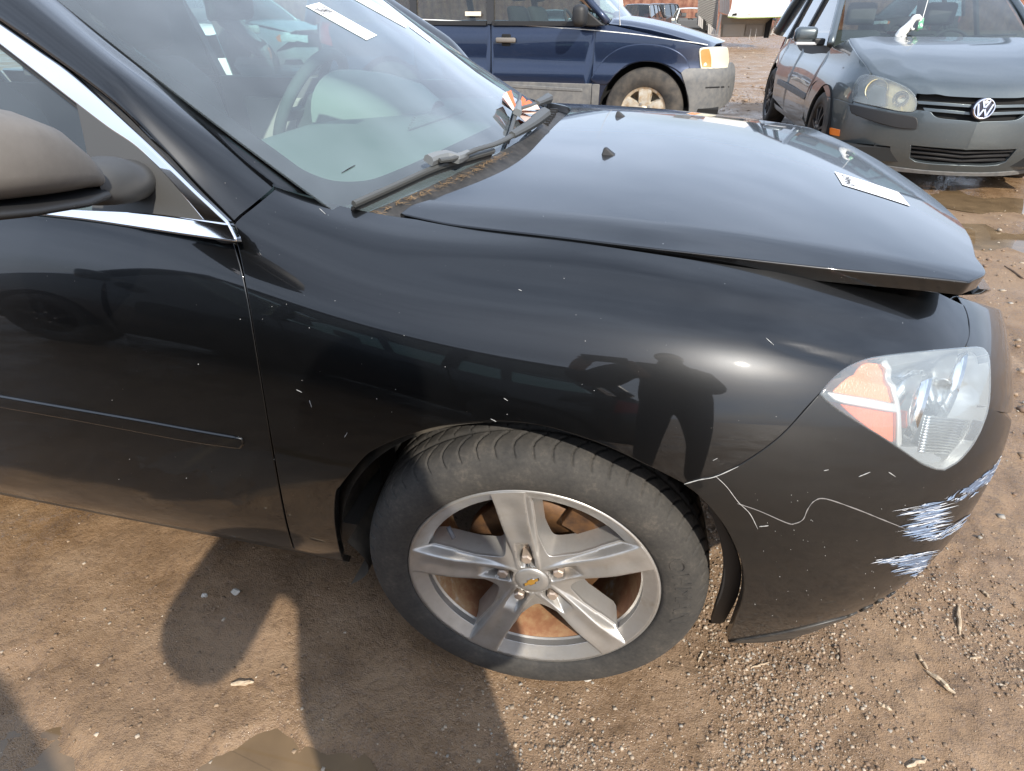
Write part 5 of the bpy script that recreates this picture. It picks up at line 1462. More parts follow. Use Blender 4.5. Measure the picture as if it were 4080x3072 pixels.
    if xb > rear + .25:
        rows = []
        for s_ in np.linspace(-1, 1, 9):
            rows.append(cr(np.array([(xb + .02, s_ * hw * .82, zt), ((xb + rear) / 2, s_ * hw * .82, zt + .01), (rear + .06, s_ * hw * .78, zt - .02), (rear + .0, s_ * hw * .6, zt - .16), (rear + .01, s_ * hw * .6, .56)]), 4))
        strip('boot_lid', rows, m_paint, root)
    else:
        rows = []
        for s_ in np.linspace(-1, 1, 9):
            rows.append(cr(np.array([(xb, s_ * hw * .80, zt), (rear + .02, s_ * hw * .76, .80), (rear + .02, s_ * hw * .72, .54)]), 4))
        strip('tailgate', rows, m_paint, root)
    # window band: posts and side glass
    for sg in (-1, 1):
        ybl, yrl = hw - .052, rw
        def pt(x, z): return np.array((x, sg * (ybl + (yrl - ybl) * (z - belt) / (zr - belt)), z))
        a0, a1 = pt(xa + .02, zh - .02), pt(xr0, zr - .03)
        MB().tube(cr([a0, (a0 + a1) / 2 + [0, 0, .015], a1], 4), .032, 8).build('windscreen_pillar', m_paint, root, smooth=True)
        c0, c1 = pt(xb, zt), pt(xr1, zr - .05)
        MB().tube(cr([c0, (c0 + c1) / 2 + [0, 0, .02], c1], 4), [.06] * 9, 8).build('rear_pillar', m_paint, root, smooth=True)
        MB().tube(cr([a1, pt((xr0 + xr1) / 2, zr), c1], 5), .025, 8).build('roof_rail', m_paint, root, smooth=True)
        for xp in ((xd2,) if xd3 >= xd2 - .2 else (xd2, xd3)):
            if xp < xr1 - .1: continue
            p0, p1 = pt(xp, belt - .01), pt(xp - .06, zr - .01)
            MB().obox((p0 + p1) / 2, (.035, 0, 0), (0, .012, 0), (p1 - p0) / 2).build('window_post', M_BLACKP, root)
        if glass:
            q = [pt(xa - .06, belt), pt(xr0 - .05, zr - .04), pt((xr0 + xr1) / 2, zr - .01), pt(xr1 + .02, zr - .06), pt(xb + .12, belt)]
            q = [p - np.array([0, sg * .015, 0]) for p in q]
            mesh_obj('side_glass', q, [(0, 1, 2, 3, 4)], M_CGLASS, root, False)
        if d.get('nomir') and sg < 0: continue
        mr = np.array([xa - .16, sg * (hw + .085), belt + .03])
        MB().obox(mr, (.055, 0, 0), (0, .09, 0), (0, 0, .062)).build('door_mirror', d.get('mmir', m_paint), root, bevel=.035, seg=3, smooth=True)
        for xh in (xd2 + .16,) + ((xd3 + .16,) if xd3 < xd2 - .2 else ()):
            MB().obox((xh, sg * (hw - .008), belt - .13), (.075, 0, 0), (0, .018, 0), (0, 0, .014)).build('door_handle', d.get('mhan', m_paint), root, bevel=.008)
    if wheels:
        tw = .20
        for x in (0, -wb):
            for y in (-hw + .015, hw - .015): car_wheel(root, x, y, r, tw, rim, d.get('rr', .21), d.get('ns', 5), slots=d.get('slots', False))
    # dark underbody and wheel houses
    MB().box((rear + .12, -hw + .10, sill + .0), (fo - .12, hw - .10, sill + .10)).build('underbody', M_DARK, root)
    MB().box((-wb + r + .05, -hw + .085, sill + .10), (-r - .05, hw - .085, .55)).build('body_core', M_DARK, root)
    MB().box((xd1 + .0, -hw + .30, sill + .10), (fo - .16, hw - .30, zn - .16)).build('engine_block', M_DARK, root)
    for x in (0, -wb):
        for sg in (-1, 1):
            a = np.linspace(0, math.pi, 20)
            rows = [np.stack([x + rr_ * np.cos(a), np.full(20, sg * y_), r + rr_ * np.sin(a)], -1) for y_, rr_ in ((hw - .012, ra - .002), (hw - .25, ra), (hw - .26, .02))]
            strip('wheel_house', rows, M_DARK, root)
    if cabin:
        MB().prism([(xa + .02, zh - .03), (xa - .35, zh - .05), (xa - .45, zh - .20), (xa - .30, .5), (xa + .02, .5)], -hw + .14, hw - .14, 'y').build('dashboard', M_CAB, root, bevel=.03)
        for y in (-.36, .36):
            seat(root, xd2 + .30, y, M_CAB, d.get('hz', 0.0))
            c = np.array([xa - .55, .36, zh - .06])
        a = np.linspace(0, 2 * math.pi, 25)
        MB().tube(np.stack([xa - .56 - .09 * np.sin(a), .36 + .18 * np.cos(a), zh - .08 + .16 * np.sin(a)], -1), .014, 8).build('steering_wheel', M_CAB, root, smooth=True)
        MB().prism([(-wb + .42, .5), (-wb + .38, .6), (-wb - .05, .55), (-wb - .22, belt + .02), (-wb - .32, belt + .02), (-wb - .1, .45)], -hw + .2, hw - .2, 'y').build('rear_seat', M_CAB, root, bevel=.04, smooth=True)
        for sg in (-1, 1): MB().box((xd3, sg * (hw - .09), .45), (xd1, sg * (hw - .11), belt - .01)).build('door_card', M_CAB, root)
    return root, S, (HS if hood else None)
# ================================================================ blue compact SUV behind the hood
M_BLUE = paint('dark_blue_paint', (.010, .022, .058), .55, .38, .02, dust_col=(.30, .30, .30), spots=False)
suv_pose = (.039, 5.49, .045, R(-4.3))
suv_d = dict(wb=2.62, fo=.80, ro=.96, hw=.885, r=.367, belt=1.075, zh=1.10, zn=.885, hf=.80, nomir=True, zr=1.70, sill=.30, xa=-.42, xr0=-1.12, xr1=-3.35, xb=-3.50, zt=1.06, xd=(-.50, -1.52, -2.32), rr=.205, mbump=M_CPLAS, tail=(.86, 1.32), mmir=M_BLACKP, mhan=M_BLACKP, hz=.18, slots=True,
    zoff=[(.18, .06), (.32, .03), (.50, .008), (.60, .0), (.68, .0), (.75, .022), (.80, .024), (.98, .030), (1.06, .05), (1.30, .13), (1.70, .24)])
suv, SS, SH = car('compact_suv', 'dark blue compact SUV with white pinstripe and grey lower cladding behind the black hood', suv_pose, suv_d, M_BLUE, rim=M_STEELR, lamp=M_CLENS, front=False, cat='suv')
def sp(nm, segs, off, m, par=None, step=.05, hem=.003, depth=.02, lab=None):
    s_ = offs(SS, off); return panel(nm, s_.outline(segs, 4), s_, step, m, par or suv, hem=hem, depth=depth, label=lab)
# bumper and lamp traced on the nose
sp('front_bumper', [[(1472,157),(1484,149),(1516,148),(1572,147)], [(1572,147),(1582,135),(1588,150),(1586,185),(1580,210)], [(1580,210),(1569,225),(1547,240),(1518,250),(1500,262)], [(1500,262),(1489,254),(1488,225),(1482,189),(1472,157)]], .012, M_CPLAS, lab='weathered grey plastic bumper')
sp('bumper_slot', [[(1524,188),(1575,186)], [(1575,189),(1524,191)]], .0135, M_BLACKP, hem=.001)
lamp_ = sp('headlamp', [[(1512,112),(1516,105),(1540,103),(1568,103),(1573,108)], [(1573,108),(1575,130),(1572,145)], [(1572,145),(1545,147),(1520,147),(1515,144),(1512,112)]], .012, M_CLENS, hem=.006, depth=.03, lab='yellowed head lamp')
sp('turn_lens', [[(1514,112),(1518,107),(1532,106)], [(1532,106),(1536,125),(1537,145)], [(1537,145),(1521,145),(1517,142),(1514,112)]], .0145, M_AMBER2, par=lamp_, hem=.002, depth=.004)
# lower cladding on doors and fender
clad = offs(SS, .010)
for x0, x1 in ((-1.512, -.507), (-2.20, -1.528), (-.493, -.43)):
    c_ = panel('cladding', np.array([(SS.u(x0), .33), (SS.u(x1), .33), (SS.u(x1), .585), (SS.u(x0), .585)]), clad, .06, M_CPLAS, suv, hem=.005, depth=.02, mirror=True)
sp('cladding_ridge', [[(1100,183),(1180,188),(1256,193)], [(1256,193),(1257,197)], [(1257,197),(1180,193),(1100,188)]], .016, M_CPLAS, hem=.005, depth=.012)
M_PIN = mat('white_pinstripe', (.8, .8, .76), .4)
pin = [(900,40.5),(976,43.7),(1048,48),(1120,53),(1200,58.5),(1286,64.7),(1380,74),(1461,86),(1500,91),(1529,96)]
sp('pinstripe', [pin, [(x, y + 1.7) for x, y in pin[::-1]]], .0015, M_PIN, hem=.0003, depth=.001)
# flared arch lip reflecting the sky
lipo = [(1278,172),(1290,150),(1310,125),(1335,108),(1365,99),(1400,97),(1435,102),(1462,113),(1480,128),(1488,146)]
lipi = [(1474,158),(1456,146),(1429,135),(1402,131),(1375,132.5),(1348,142),(1326,161),(1310,180),(1290,179),(1278,172)]
sp('arch_flare', [lipo, [(1488,146),(1474,158)], lipi], .009, M_BLUE, step=.04, hem=.012, depth=.02)
# mirror, handle and aerial
cm = np.array([-.62, -1.02, 1.135])
MB().obox(cm, (.06, 0, 0), (0, .10, 0), (0, 0, .085)).build('mirror_housing', M_BLACKP, suv, bevel=.05, seg=4, smooth=True)
MB().prism([(-.42, 1.06), (-.52, 1.05), (-.66, 1.06), (-.58, 1.17)], -.905, -.86, 'y').build('mirror_mount', M_BLACKP, suv, bevel=.01)
MB().tube([(-.30, -.76, 1.06), (-.31, -.765, 1.12), (-.40, -.77, 1.9)], [.008, .004, .002], 6).build('aerial', M_SILV, suv)
hx = -1.36
MB().obox((hx, -.872, .935), (.10, 0, 0), (0, .018, 0), (0, 0, .022)).build('grab_handle', M_GREYP, suv, bevel=.015, seg=3, smooth=True)
MB().obox((hx, -.853, .935), (.045, 0, 0), (0, .012, 0), (0, 0, .050)).build('handle_cup', M_DARK, suv, bevel=.02, seg=3, smooth=True)
for x in (-.80, -1.46): MB().box((x - .008, -.868, 1.068), (x + .008, -.862, 1.075)).build('sill_clip', M_BLACKP, suv)
for x0, x1 in ((-1.50, -.56), (-2.30, -1.56)): MB().obox(((x0 + x1) / 2, -.846, 1.072), ((x1 - x0) / 2, 0, 0), (0, .014, 0), (0, 0, .018)).build('window_sill', M_BLACKP, suv)
MB().box((-1.78, -.828, 1.13), (-1.62, -.822, 1.165)).build('window_label', mat('cream_label', (.8, .7, .55), .6), suv)
for k in range(2):
    MB().tube([(-.50, -.30 + k * .62, 1.13), (-.62, -.55 + k * .62, 1.17), (-.70, -.66 + k * .62, 1.24)], .010, 6).build('wiper', M_BLACKP, suv)

# ================================================================ grey hatchback facing the viewer
M_HGREY = paint('grey_metallic_paint', (.085, .105, .115), .65, .36, .05, dust_col=(.30, .27, .23))
h_pose = (2.372, 4.54, 0.0, R(-88.8))
hb_d = dict(wb=2.578, fo=.86, ro=.74, hw=.885, r=.316, belt=.95, zh=.985, zn=.735, hf=.97, nomir=True, zr=1.47, sill=.22, xa=-.42, xr0=-1.16, xr1=-2.95, xb=-3.22, zt=.98, xd=(-.52, -1.60, -2.36), rr=.215, ns=10, tail=(.80, 1.0), hz=.02,
   plan=[(-3.318, -.001), (-3.30, -.48), (-3.22, -.74), (-3.0, -.845), (-1.9, -.885), (-.8, -.885), (0, -.88), (.30, -.855), (.50, -.79), (.655, -.66), (.765, -.44), (.835, -.20), (.86, -.001)],
   zoff=[(.15, .075), (.22, .045), (.34, .008), (.45, .0), (.55, .004), (.66, .022), (.76, .050), (.84, .082), (.93, .10), (1.20, .18), (1.47, .28)])
hatch, VS, VH = car('hatchback', 'dusty grey hatchback with a round badge facing the viewer at the right', h_pose, hb_d, M_HGREY, rim=M_BLKW, front=False, hood=False)
def vp(nm, segs, off, m, par=None, step=.04, hem=.003, depth=.02, mirror=False, lab=None, uvx=None):
    s_ = offs(VS, off); return panel(nm, s_.outline(segs, 4) if segs else np.array(uvx), s_, step, m, par or hatch, hem=hem, depth=depth, mirror=mirror, label=lab)
K = VS.k[-1]
vi = lambda px, off=.004: offs(VS, off).inv(px)
# front fender traced over the wheel, bumper skin with its openings
u_d = VS.u(-.505)
vp('front_fender', [[(1832,86),(1836,96),(1851,120),(1870,144),(1880,159)], [(1880,159),(1864,166),(1851,182),(1843,206),(1840,222)], [(1840,222),(1812,213),(1786,208)], [(1786,208),(1781,193),(1774,179),(1764,174),(1754,183),(1744,201),(1737,224),(1732,250)], ('uv', [(VS.u(-.37), .30), (u_d, .29), (u_d, .60), (u_d, .93)])], .006, M_HGREY, step=.05, mirror=True)
bot = vi(cr([(2062,371),(1997,367),(1930,359),(1865,348),(1775,326)], 4)); zb = bot[0][1]
topl = vi(cr([(1786,211),(1812,216),(1840,226)], 4)); lampl = vi(cr([(1846,222),(1870,228),(1900,234),(1940,242),(1970,243)], 4)); gril = vi(cr([(1979,239),(2008,242),(2016,250),(2034,257),(2100,263)], 3))
archv = vi(cr([(1775,326),(1779,280),(1783,240),(1786,211)], 4))
bi = vi(cr([(2068,358),(2010,355),(1976,350)], 3)); bt_ = vi(cr([(1964,342),(1967,314)], 3)); bu = vi(cr([(1967,313),(2020,318),(2076,322)], 3))
ol = np.vstack([topl, lampl, gril, [(K, gril[-1][1] - .004), (K, bu[-1][1] - .004)], bu[::-1], bt_[::-1], bi[::-1], [(K, bi[0][1] - .004), (K, zb - .004)], bot])
ol = np.vstack([ol, archv[1:-1]])
op2 = vi(cr([(1852,309),(1885,312),(1924,316)], 3)), vi(cr([(1924,318),(1922,338)], 3)), vi(cr([(1920,340),(1880,335),(1846,327)], 3)), vi(cr([(1846,325),(1848,313)], 3))
s_ = offs(VS, .004)
panel('front_bumper', ol, s_, .035, M_HGREY, hatch, holes=[np.vstack(op2)], hem=.004, depth=.03, join_mirror=True, label='dusty grey front bumper')
panel('bumper_void', np.array([(VS.u(.5), .20), (K, .18), (K, .42), (VS.u(.5), .42)]), offs(VS, -.05), .05, M_DARK, hatch, join_mirror=True)
lo_ = vi(cr([(2060,383),(2020,381),(1930,369),(1865,357),(1775,336)], 4), .008)
panel('lower_lip', np.vstack([bot[::-1] - [0, .004], [(K, zb - .008), (K, lo_[0][1] - .004)], lo_]), offs(VS, .010), .05, M_CPLAS, hatch, join_mirror=True)
for k in range(3):
    a_ = vi([(1968 - k * 1.5, 320 + k * 9.5), (2074 - k * 4, 331 + k * 9.0)], -.01); 
    panel('lower_slat', np.array([a_[0], (K, a_[1][1] - .003), (K, a_[1][1] + .006), a_[0] + [0, .009]]), offs(VS, -.010), .05, M_BLACKP, hatch, hem=.004, depth=.03, join_mirror=True)
    b_ = vi([(1850, 316 + k * 6), (1922, 322 + k * 6.5)], -.01)
    panel('fog_slat', np.array([b_[0], b_[1], b_[1] + [0, .006], b_[0] + [0, .006]]), offs(VS, -.010), .05, M_BLACKP, hatch, hem=.003, depth=.02, mirror=True)
# hood between the fenders
e_ = VS.pts(vi([(1833,84),(1851,117),(1870,141),(1881,157),(1910,167),(1940,178),(1962,190),(1977,203)], .0)); e_[:, 1] += .009; e_[:, 2] += .004
e_ = resamp(cr(e_, 6), 28)
c_ = resamp(cr(np.array([(-.36, 0, 1.03), (0, 0, .995), (.35, 0, .925), (.58, 0, .85), (.74, 0, .775), (.822, 0, .692)]), 6), 28)
rows = []
for t in np.linspace(-1, 1, 31):
    at_ = abs(t); q = c_ + (e_ - c_) * np.array([[at_ ** 2.0, 0, at_ ** 2.4]]); q[:, 1] = -e_[:, 1] * -t
    # two raised edges running down the hood
    q[:, 2] += .008 * math.exp(-((at_ - .72) / .10) ** 2)
    rows.append(q)
rows = [rows[0] + [0, 0, -.02]] + rows + [rows[-1] + [0, 0, -.02]]
vh = strip('hood', rows, M_HGREY, hatch)
# grille void, slats, badge
panel('grille_void', np.array([(K - .42, .52), (K, .52), (K, .76), (K - .42, .76)]), offs(VS, -.045), .05, M_DARK, hatch, join_mirror=True)
for (x0, y0, x1, y1) in ((1981, 218, 2100, 227), (1995, 233, 2097, 243)):
    a_ = vi([(x0, y0), (x1, y1), (x1, y1 + 5), (x0 + 3, y0 + 6)], -.006)
    panel('grille_slat', a_, offs(VS, -.006), .05, M_HGREY, hatch, hem=.004, depth=.02, mirror=True)
front_n = Vector((1, 0, .12)).normalized(); bc = Vector((.866, 0, .625))
Mb = Matrix.Translation(bc) @ front_n.to_track_quat('Z', 'Y').to_matrix().to_4x4()
M_BADGE = mat('badge_chrome', (.80, .80, .86), .12, 1.0); M_BADGEB = mat('badge_dark', (.03, .03, .05), .3)
bd = MB().lathe([(0, .006), (.066, .006), (.070, .002), (.072, -.02)], 48, Mb).build('badge', M_BADGEB, hatch, smooth=True, label='round chrome badge with stacked V and W')
MB().lathe([(.058, .006), (.059, .013), (.066, .013), (.069, .006)], 48, Mb).build('badge_ring', M_BADGE, bd, smooth=True)
def stroke(p0, p1, w=.0055):
    a, b_ = np.array(p0), np.array(p1); d_ = (b_ - a); d_ /= np.linalg.norm(d_); n_ = np.array([-d_[1], d_[0]]) * w
    pts = [a + n_, a - n_, b_ - n_, b_ + n_]
    v = [tuple(Mb @ Vector((q[0], q[1], h_))) for h_ in (.006, .012) for q in pts]
    MB().add(v, [(0, 1, 2, 3), (7, 6, 5, 4), (0, 4, 5, 1), (1, 5, 6, 2), (2, 6, 7, 3), (3, 7, 4, 0)]).build('badge_letter', M_BADGE, bd)
# local axes of the badge: find which is up
upv = (Mb.to_3x3() @ Vector((0, 1, 0))); ax = 1 if abs(upv.z) > .5 else 0
sgn_u = 1 if (Mb.to_3x3() @ Vector((0, 1, 0) if ax == 1 else (1, 0, 0))).z > 0 else -1
def L2(x, z): return (x, z * sgn_u) if ax == 1 else (z * sgn_u, x)
for s_ in (-1, 1):
    stroke(L2(s_ * .023, .053), L2(s_ * .003, .008)); stroke(L2(s_ * .048, .032), L2(s_ * .024, -.050)); stroke(L2(s_ * .024, -.050), L2(s_ * .003, -.002))
# head lamps traced on the right-hand side and mirrored: lens over a recessed housing
M_VLENS = glass_mat('yellowed_lamp_lens', (.98, .92, .74), rough=.06, haze=.16)
M_VREF = mat('warm_reflector', (.90, .78, .48), .35, .45)
LV = [[(1842,213),(1842,195),(1849,175),(1862,163),(1882,163),(1910,170),(1940,181),(1962,193),(1975,207),(1979,222),(1977,236)], [(1977,236),(1968,241),(1940,239),(1900,230),(1870,224),(1846,218),(1842,213)]]
lv = offs(VS, .010).outline(LV, 5)
hl = panel('headlamp', lv, offs(VS, -.055), .03, M_VREF, hatch, hem=.001, depth=.002, mirror=True, label='yellowed oval head lamp')
panel('lamp_lens', lv, offs(VS, .010), .03, M_VLENS, hl, hem=.006, depth=.012, mirror=True)
rows = [offs(VS, d_).pts(lv) for d_ in (.004, -.02, -.056)]
strip('lamp_wall', rows, M_BEZEL, hl, closed=True)
def lamp_bowl(px, py, r_, par, m):
    s2 = offs(VS, -.012); uv = s2.inv([(px, py)]); c = Vector(s2.pts(uv)[0]); n_ = (Vector(s2.base_n(uv)[0]) * .5 + Vector((1, 0, 0)) * .5).normalized()
    Mx = Matrix.Translation(c) @ n_.to_track_quat('Z', 'Y').to_matrix().to_4x4()
    pr = [(r_ * math.sin(t), -r_ * .6 * math.cos(t)) for t in np.linspace(.05, math.pi / 2, 8)] + [(r_ * 1.08, .004), (r_ * 1.08, -.01)]
    MB().lathe(pr, 32, Mx).build('lamp_reflector', m, par, smooth=True)
lamp_bowl(1893, 194, .070, hl, M_VREF); lamp_bowl(1946, 213, .050, hl, mat('grey_reflector', (.62, .60, .55), .25, .9))
# bumper strip, marker lamp, wipers, mirror
vp('bumper_strip', [[(1836,229),(1838,227),(1880,236),(1930,246),(1970,253),(1979,257)], [(1979,257),(1981,268),(1978,278)], [(1978,278),(1940,275),(1890,262),(1846,246),(1838,240),(1836,229)]], .016, M_BLACKP, hem=.006, depth=.02, mirror=True)
vp('marker_lamp', [[(1791,276),(1813,281)], [(1813,281),(1812,294)], [(1812,294),(1792,290)]], .010, M_ORANGE, hem=.003, depth=.01, mirror=True)
VGs = MB()
MB().obox((-.66, -1.00, 1.03), (.055, 0, 0), (0, .10, 0), (0, 0, .065)).build('mirror_housing', M_HGREY, hatch, bevel=.045, seg=4, smooth=True)
MB().obox((-.63, -.99, .962), (.04, 0, 0), (0, .09, 0), (0, 0, .012)).build('mirror_lamp', mat('mirror_strip', (.55, .55, .56), .3), hatch, bevel=.006)
MB().obox((-.62, -.88, .975), (.03, 0, 0), (0, .05, 0), (0, 0, .03)).build('mirror_foot', M_BLACKP, hatch, bevel=.015)
for y0, y1 in ((-.58, .02), (.10, .66)):
    MB().tube([(-.40, y0, 1.005), (-.50, (y0 + y1) / 2, 1.035), (-.52, y1, 1.045)], [.014, .010, .007], 8).build('wiper', M_BLACKP, hatch)
for sg in (-1, 1):
    vv_ = [(-1.60 + .9 * .0, sg * .887, .55)]
panel('side_moulding', np.array([(VS.u(-2.1), .50), (VS.u(-.62), .50), (VS.u(-.60), .52), (VS.u(-.62), .545), (VS.u(-2.1), .545)]), offs(VS, .008), .05, M_CPLAS, hatch, hem=.005, depth=.012, mirror=True)

# white dinosaur figure on the dashboard and the card hanging from the mirror
M_DINO = mat('white_toy_plastic', (.75, .75, .72), .5)
cdi = P(1953, 68, y=4.93)
dino = empty('toy_dinosaur', (cdi[0], cdi[1], cdi[2] - .10), 0, 'white toy dinosaur standing behind the windscreen of the grey hatchback', 'toy')
def dt(pts, r_, nm, par=dino):
    return MB().tube(cr(np.array(pts), 5), np.interp(np.linspace(0, 1, (len(pts) - 1) * 5 + 1), np.linspace(0, 1, len(r_)), r_), 12).build(nm, M_DINO, par, smooth=True)
dt([(-.105, 0, .012), (-.07, 0, .018), (-.04, 0, .05), (-.015, 0, .09), (.015, 0, .13), (.035, 0, .17), (.05, 0, .195), (.075, 0, .20), (.10, 0, .19)], [.005, .014, .034, .040, .034, .024, .026, .025, .012], 'body')
for y in (-.028, .028):
    dt([(-.02, y, .075), (.005, y, .05), (-.015, y, .025), (-.01, y, .006), (.03, y, .004)], [.026, .020, .013, .012, .008], 'leg')
    dt([(.03, y, .135), (.055, y, .115), (.062, y, .125)], [.010, .008, .005], 'arm')
M_CARD = mat('green_white_card', (.45, .70, .55), .5)
_n = add_noise(M_CARD, 40, 2, .5); link(M_CARD, ramp(M_CARD, _n, [(.45, (.75, .8, .75)), (.52, (.15, .45, .28))]), 'Base Color')
cc = P(1989, 52, y=4.98)
card = MB().obox(cc, (.018, .0, .004), (0, .0015, 0), (-.006, 0, .042)).build('hanging_card', M_CARD, None); tag(card, 'green and white card hanging from the mirror inside the grey hatchback', 'card')
MB().tube([cc + [0, 0, .04], cc + [.03, .12, .28]], .003, 6).build('cord', M_DINO, card)
# ================================================================ cars seen through the screen and far off
M_WHITE = paint('white_paint', (.74, .75, .73), 0.0, .4, .04, spots=False)
M_SILVER = paint('pale_silver_paint', (.50, .54, .57), .6, .35, .03, spots=False)
M_DGREY = paint('charcoal_paint', (.035, .04, .045), .4, .4, .05, spots=False)
M_CREAM = paint('cream_paint', (.72, .72, .62), 0.0, .5, .05, spots=False)
sed = dict(wb=2.70, fo=.95, ro=1.02, hw=.87, r=.32, belt=.93, zh=.98, zn=.78, zr=1.43, xa=-.45, xr0=-1.15, xr1=-2.35, xb=-2.95, zt=1.0, xd=(-.50, -1.55, -2.42))
wcar, WS, WH = car('white_sedan', 'white sedan with a split grille and buckled hood seen through the black sedan', (-6.6, 7.2, 0, R(-40)), dict(sed), M_WHITE, hood=False, front=False)
WK = WS.k[-1]
fbw = offs(WS, .004)
panel('front_bumper', np.array([(WS.u(.40), .24), (WK, .22), (WK, .66), (WK - .05, .66), (WS.u(.72), .62), (WS.u(.40), .52)]), fbw, .05, M_WHITE, wcar, holes=[np.array([(WK - .09, .42), (WK - .12, .60), (WK - .38, .61), (WK - .43, .54), (WK - .36, .43)])], join_mirror=True)
panel('grille_void', np.array([(WK - .5, .38), (WK, .38), (WK, .66), (WK - .5, .66)]), offs(WS, -.05), .08, M_DARK, wcar, join_mirror=True)
panel('headlamp', np.array([(WS.u(.50), .66), (WS.u(.60), .60), (WS.u(.90), .60), (WS.u(.86), .74), (WS.u(.62), .76)]), offs(WS, .010), .04, M_CLENSW, wcar, mirror=True)
panel('turn_lamp', np.array([(WS.u(.48), .67), (WS.u(.56), .61), (WS.u(.66), .605), (WS.u(.66), .755), (WS.u(.56), .74)]), offs(WS, .014), .03, M_ORANGE, wcar, mirror=True)
rows = []
for i, s_ in enumerate(np.linspace(-1, 1, 17)):
    q = []
    for x in np.linspace(-.43, .86 - .12 * s_ * s_, 12):
        t = (x + .43) / 1.29
        q.append((x, s_ * .74 * (1 - .15 * t * t), .99 - .14 * t ** 2 + .05 * (1 - s_ * s_) + .10 * t * math.exp(-((s_ - .1) / .35) ** 2) - .05 * t * math.sin(6 * s_ + 1.5) * (t > .3)))
    rows.append(q)
strip('hood', rows, M_CREAM, wcar, label='buckled pale hood')
plate = MB().obox((1.0, .22, .62), (.01, 0, 0), (0, .15, .02), (0, -.01, .08)).build('number_plate', mat('plate_white', (.7, .65, .6), .5), wcar)

hat2 = dict(sed); hat2.update(wb=2.62, fo=.90, ro=.75, hw=.86, belt=.96, zh=1.02, zn=.84, zr=1.52, xa=-.35, xr0=-1.05, xr1=-2.85, xb=-3.15, zt=1.02, xd=(-.45, -1.45, -2.30), r=.325, rr=.215)
scar, S3, _ = car('silver_hatchback', 'pale silver hatchback with alloy wheels seen through the far window of the black sedan', (*(P(598, 130, z=.325)[:2] + np.array([-.17, .85])), 0, R(-12)), hat2, M_SILVER, rim=M_SILV)

suv2 = dict(wb=2.75, fo=.85, ro=1.05, hw=.92, r=.37, belt=1.10, zh=1.12, zn=.98, zr=1.78, sill=.34, xa=-.45, xr0=-1.10, xr1=-3.6, xb=-3.72, zt=1.10, xd=(-.5, -1.5, -2.4), tail=(.85, 1.3))
G_J = 'wrecked cars lined up along the far fence'
car('junk_suv', 'dark wrecked SUV seen tail-on in the far row', (-1.05, 43.5, -.25, R(77)), suv2, M_DGREY, G_J, step=.15, cat='suv', cabin=False)
wk = dict(sed); wk.update(zr=1.46)
car('stripped_car', 'stripped pale car shell with open cabin right of the dark SUV', (1.25, 35.2, -.15, R(-86)), wk, M_CREAM, G_J, glass=False, hood=False, front=False, step=.15)
jc, _, _ = car('junk_car', 'light wreck with its hood raised left of the dark SUV', (-3.1, 37.0, -.15, R(-70)), dict(sed), M_CREAM, G_J, hood=False, front=False, step=.15)
MB().obox((.05, 0, 1.42), (.05, 0, -.02), (0, .66, 0), (-.32, 0, .42)).build('raised_hood', M_CREAM, jc, bevel=.06)
for k in range(9): MB().obox((.05 + .4 * rs.rand(), rs.uniform(-.5, .5), .55 + .4 * rs.rand()), (.15, 0, .05), (0, .12, 0), (0, .03, .10)).build('engine_lump', mat('engine_metal_%d' % k, tuple(rs.uniform(.08, .45) * np.array([1, .93, .8])), .6, .3), jc)
car('junk_car', 'dark sedan wreck between camper and stripped shell', (5.1, 41.0, -.2, R(-100)), dict(sed), M_DGREY, G_J, step=.15, cabin=False)
car('junk_truck', 'black truck wreck standing right of the camper trailer', (9.6, 33.0, -.1, R(-150)), suv2, mat('rusty_black_paint', (.03, .028, .027), .6), G_J, step=.15, cat='truck', cabin=False)
car('junk_car', 'blue-grey wreck at the far left end of the row', (-6.8, 40.0, -.2, R(-80)), dict(sed), M_SILVER, G_J, step=.15, cabin=False)
car('junk_suv', 'second far wreck peeping over the stripped shell', (.2, 47.0, -.2, R(70)), suv2, M_DGREY, G_J, step=.15, cat='suv', cabin=False)
# rust-red sheet fence behind the row
M_FENCE = mat('rust_red_sheet', (.22, .09, .055), .8)
_n = add_noise(M_FENCE, 3, 5, .6); link(M_FENCE, ramp(M_FENCE, _n, [(.35, (.16, .06, .04)), (.7, (.32, .17, .11))]), 'Base Color')
fence = empty('sheet_fence', (0, 55, 0), 0, 'rust-red sheet metal fence closing the yard at the back', 'fence')
for k in range(34):
    x = -46 + k * 2.4
    v = []; f = []
    for i in range(13):
        xx = x + i * .2; yy = .06 * (1 if (i % 4) in (1, 2) else 0)
        v += [(xx, yy, -.8), (xx, yy, 3.1 + rs.uniform(-.03, .03))]
        if i: f.append((2 * i - 2, 2 * i, 2 * i + 1, 2 * i - 1))
    mesh_obj('sheet', v, f, M_FENCE, fence, False)

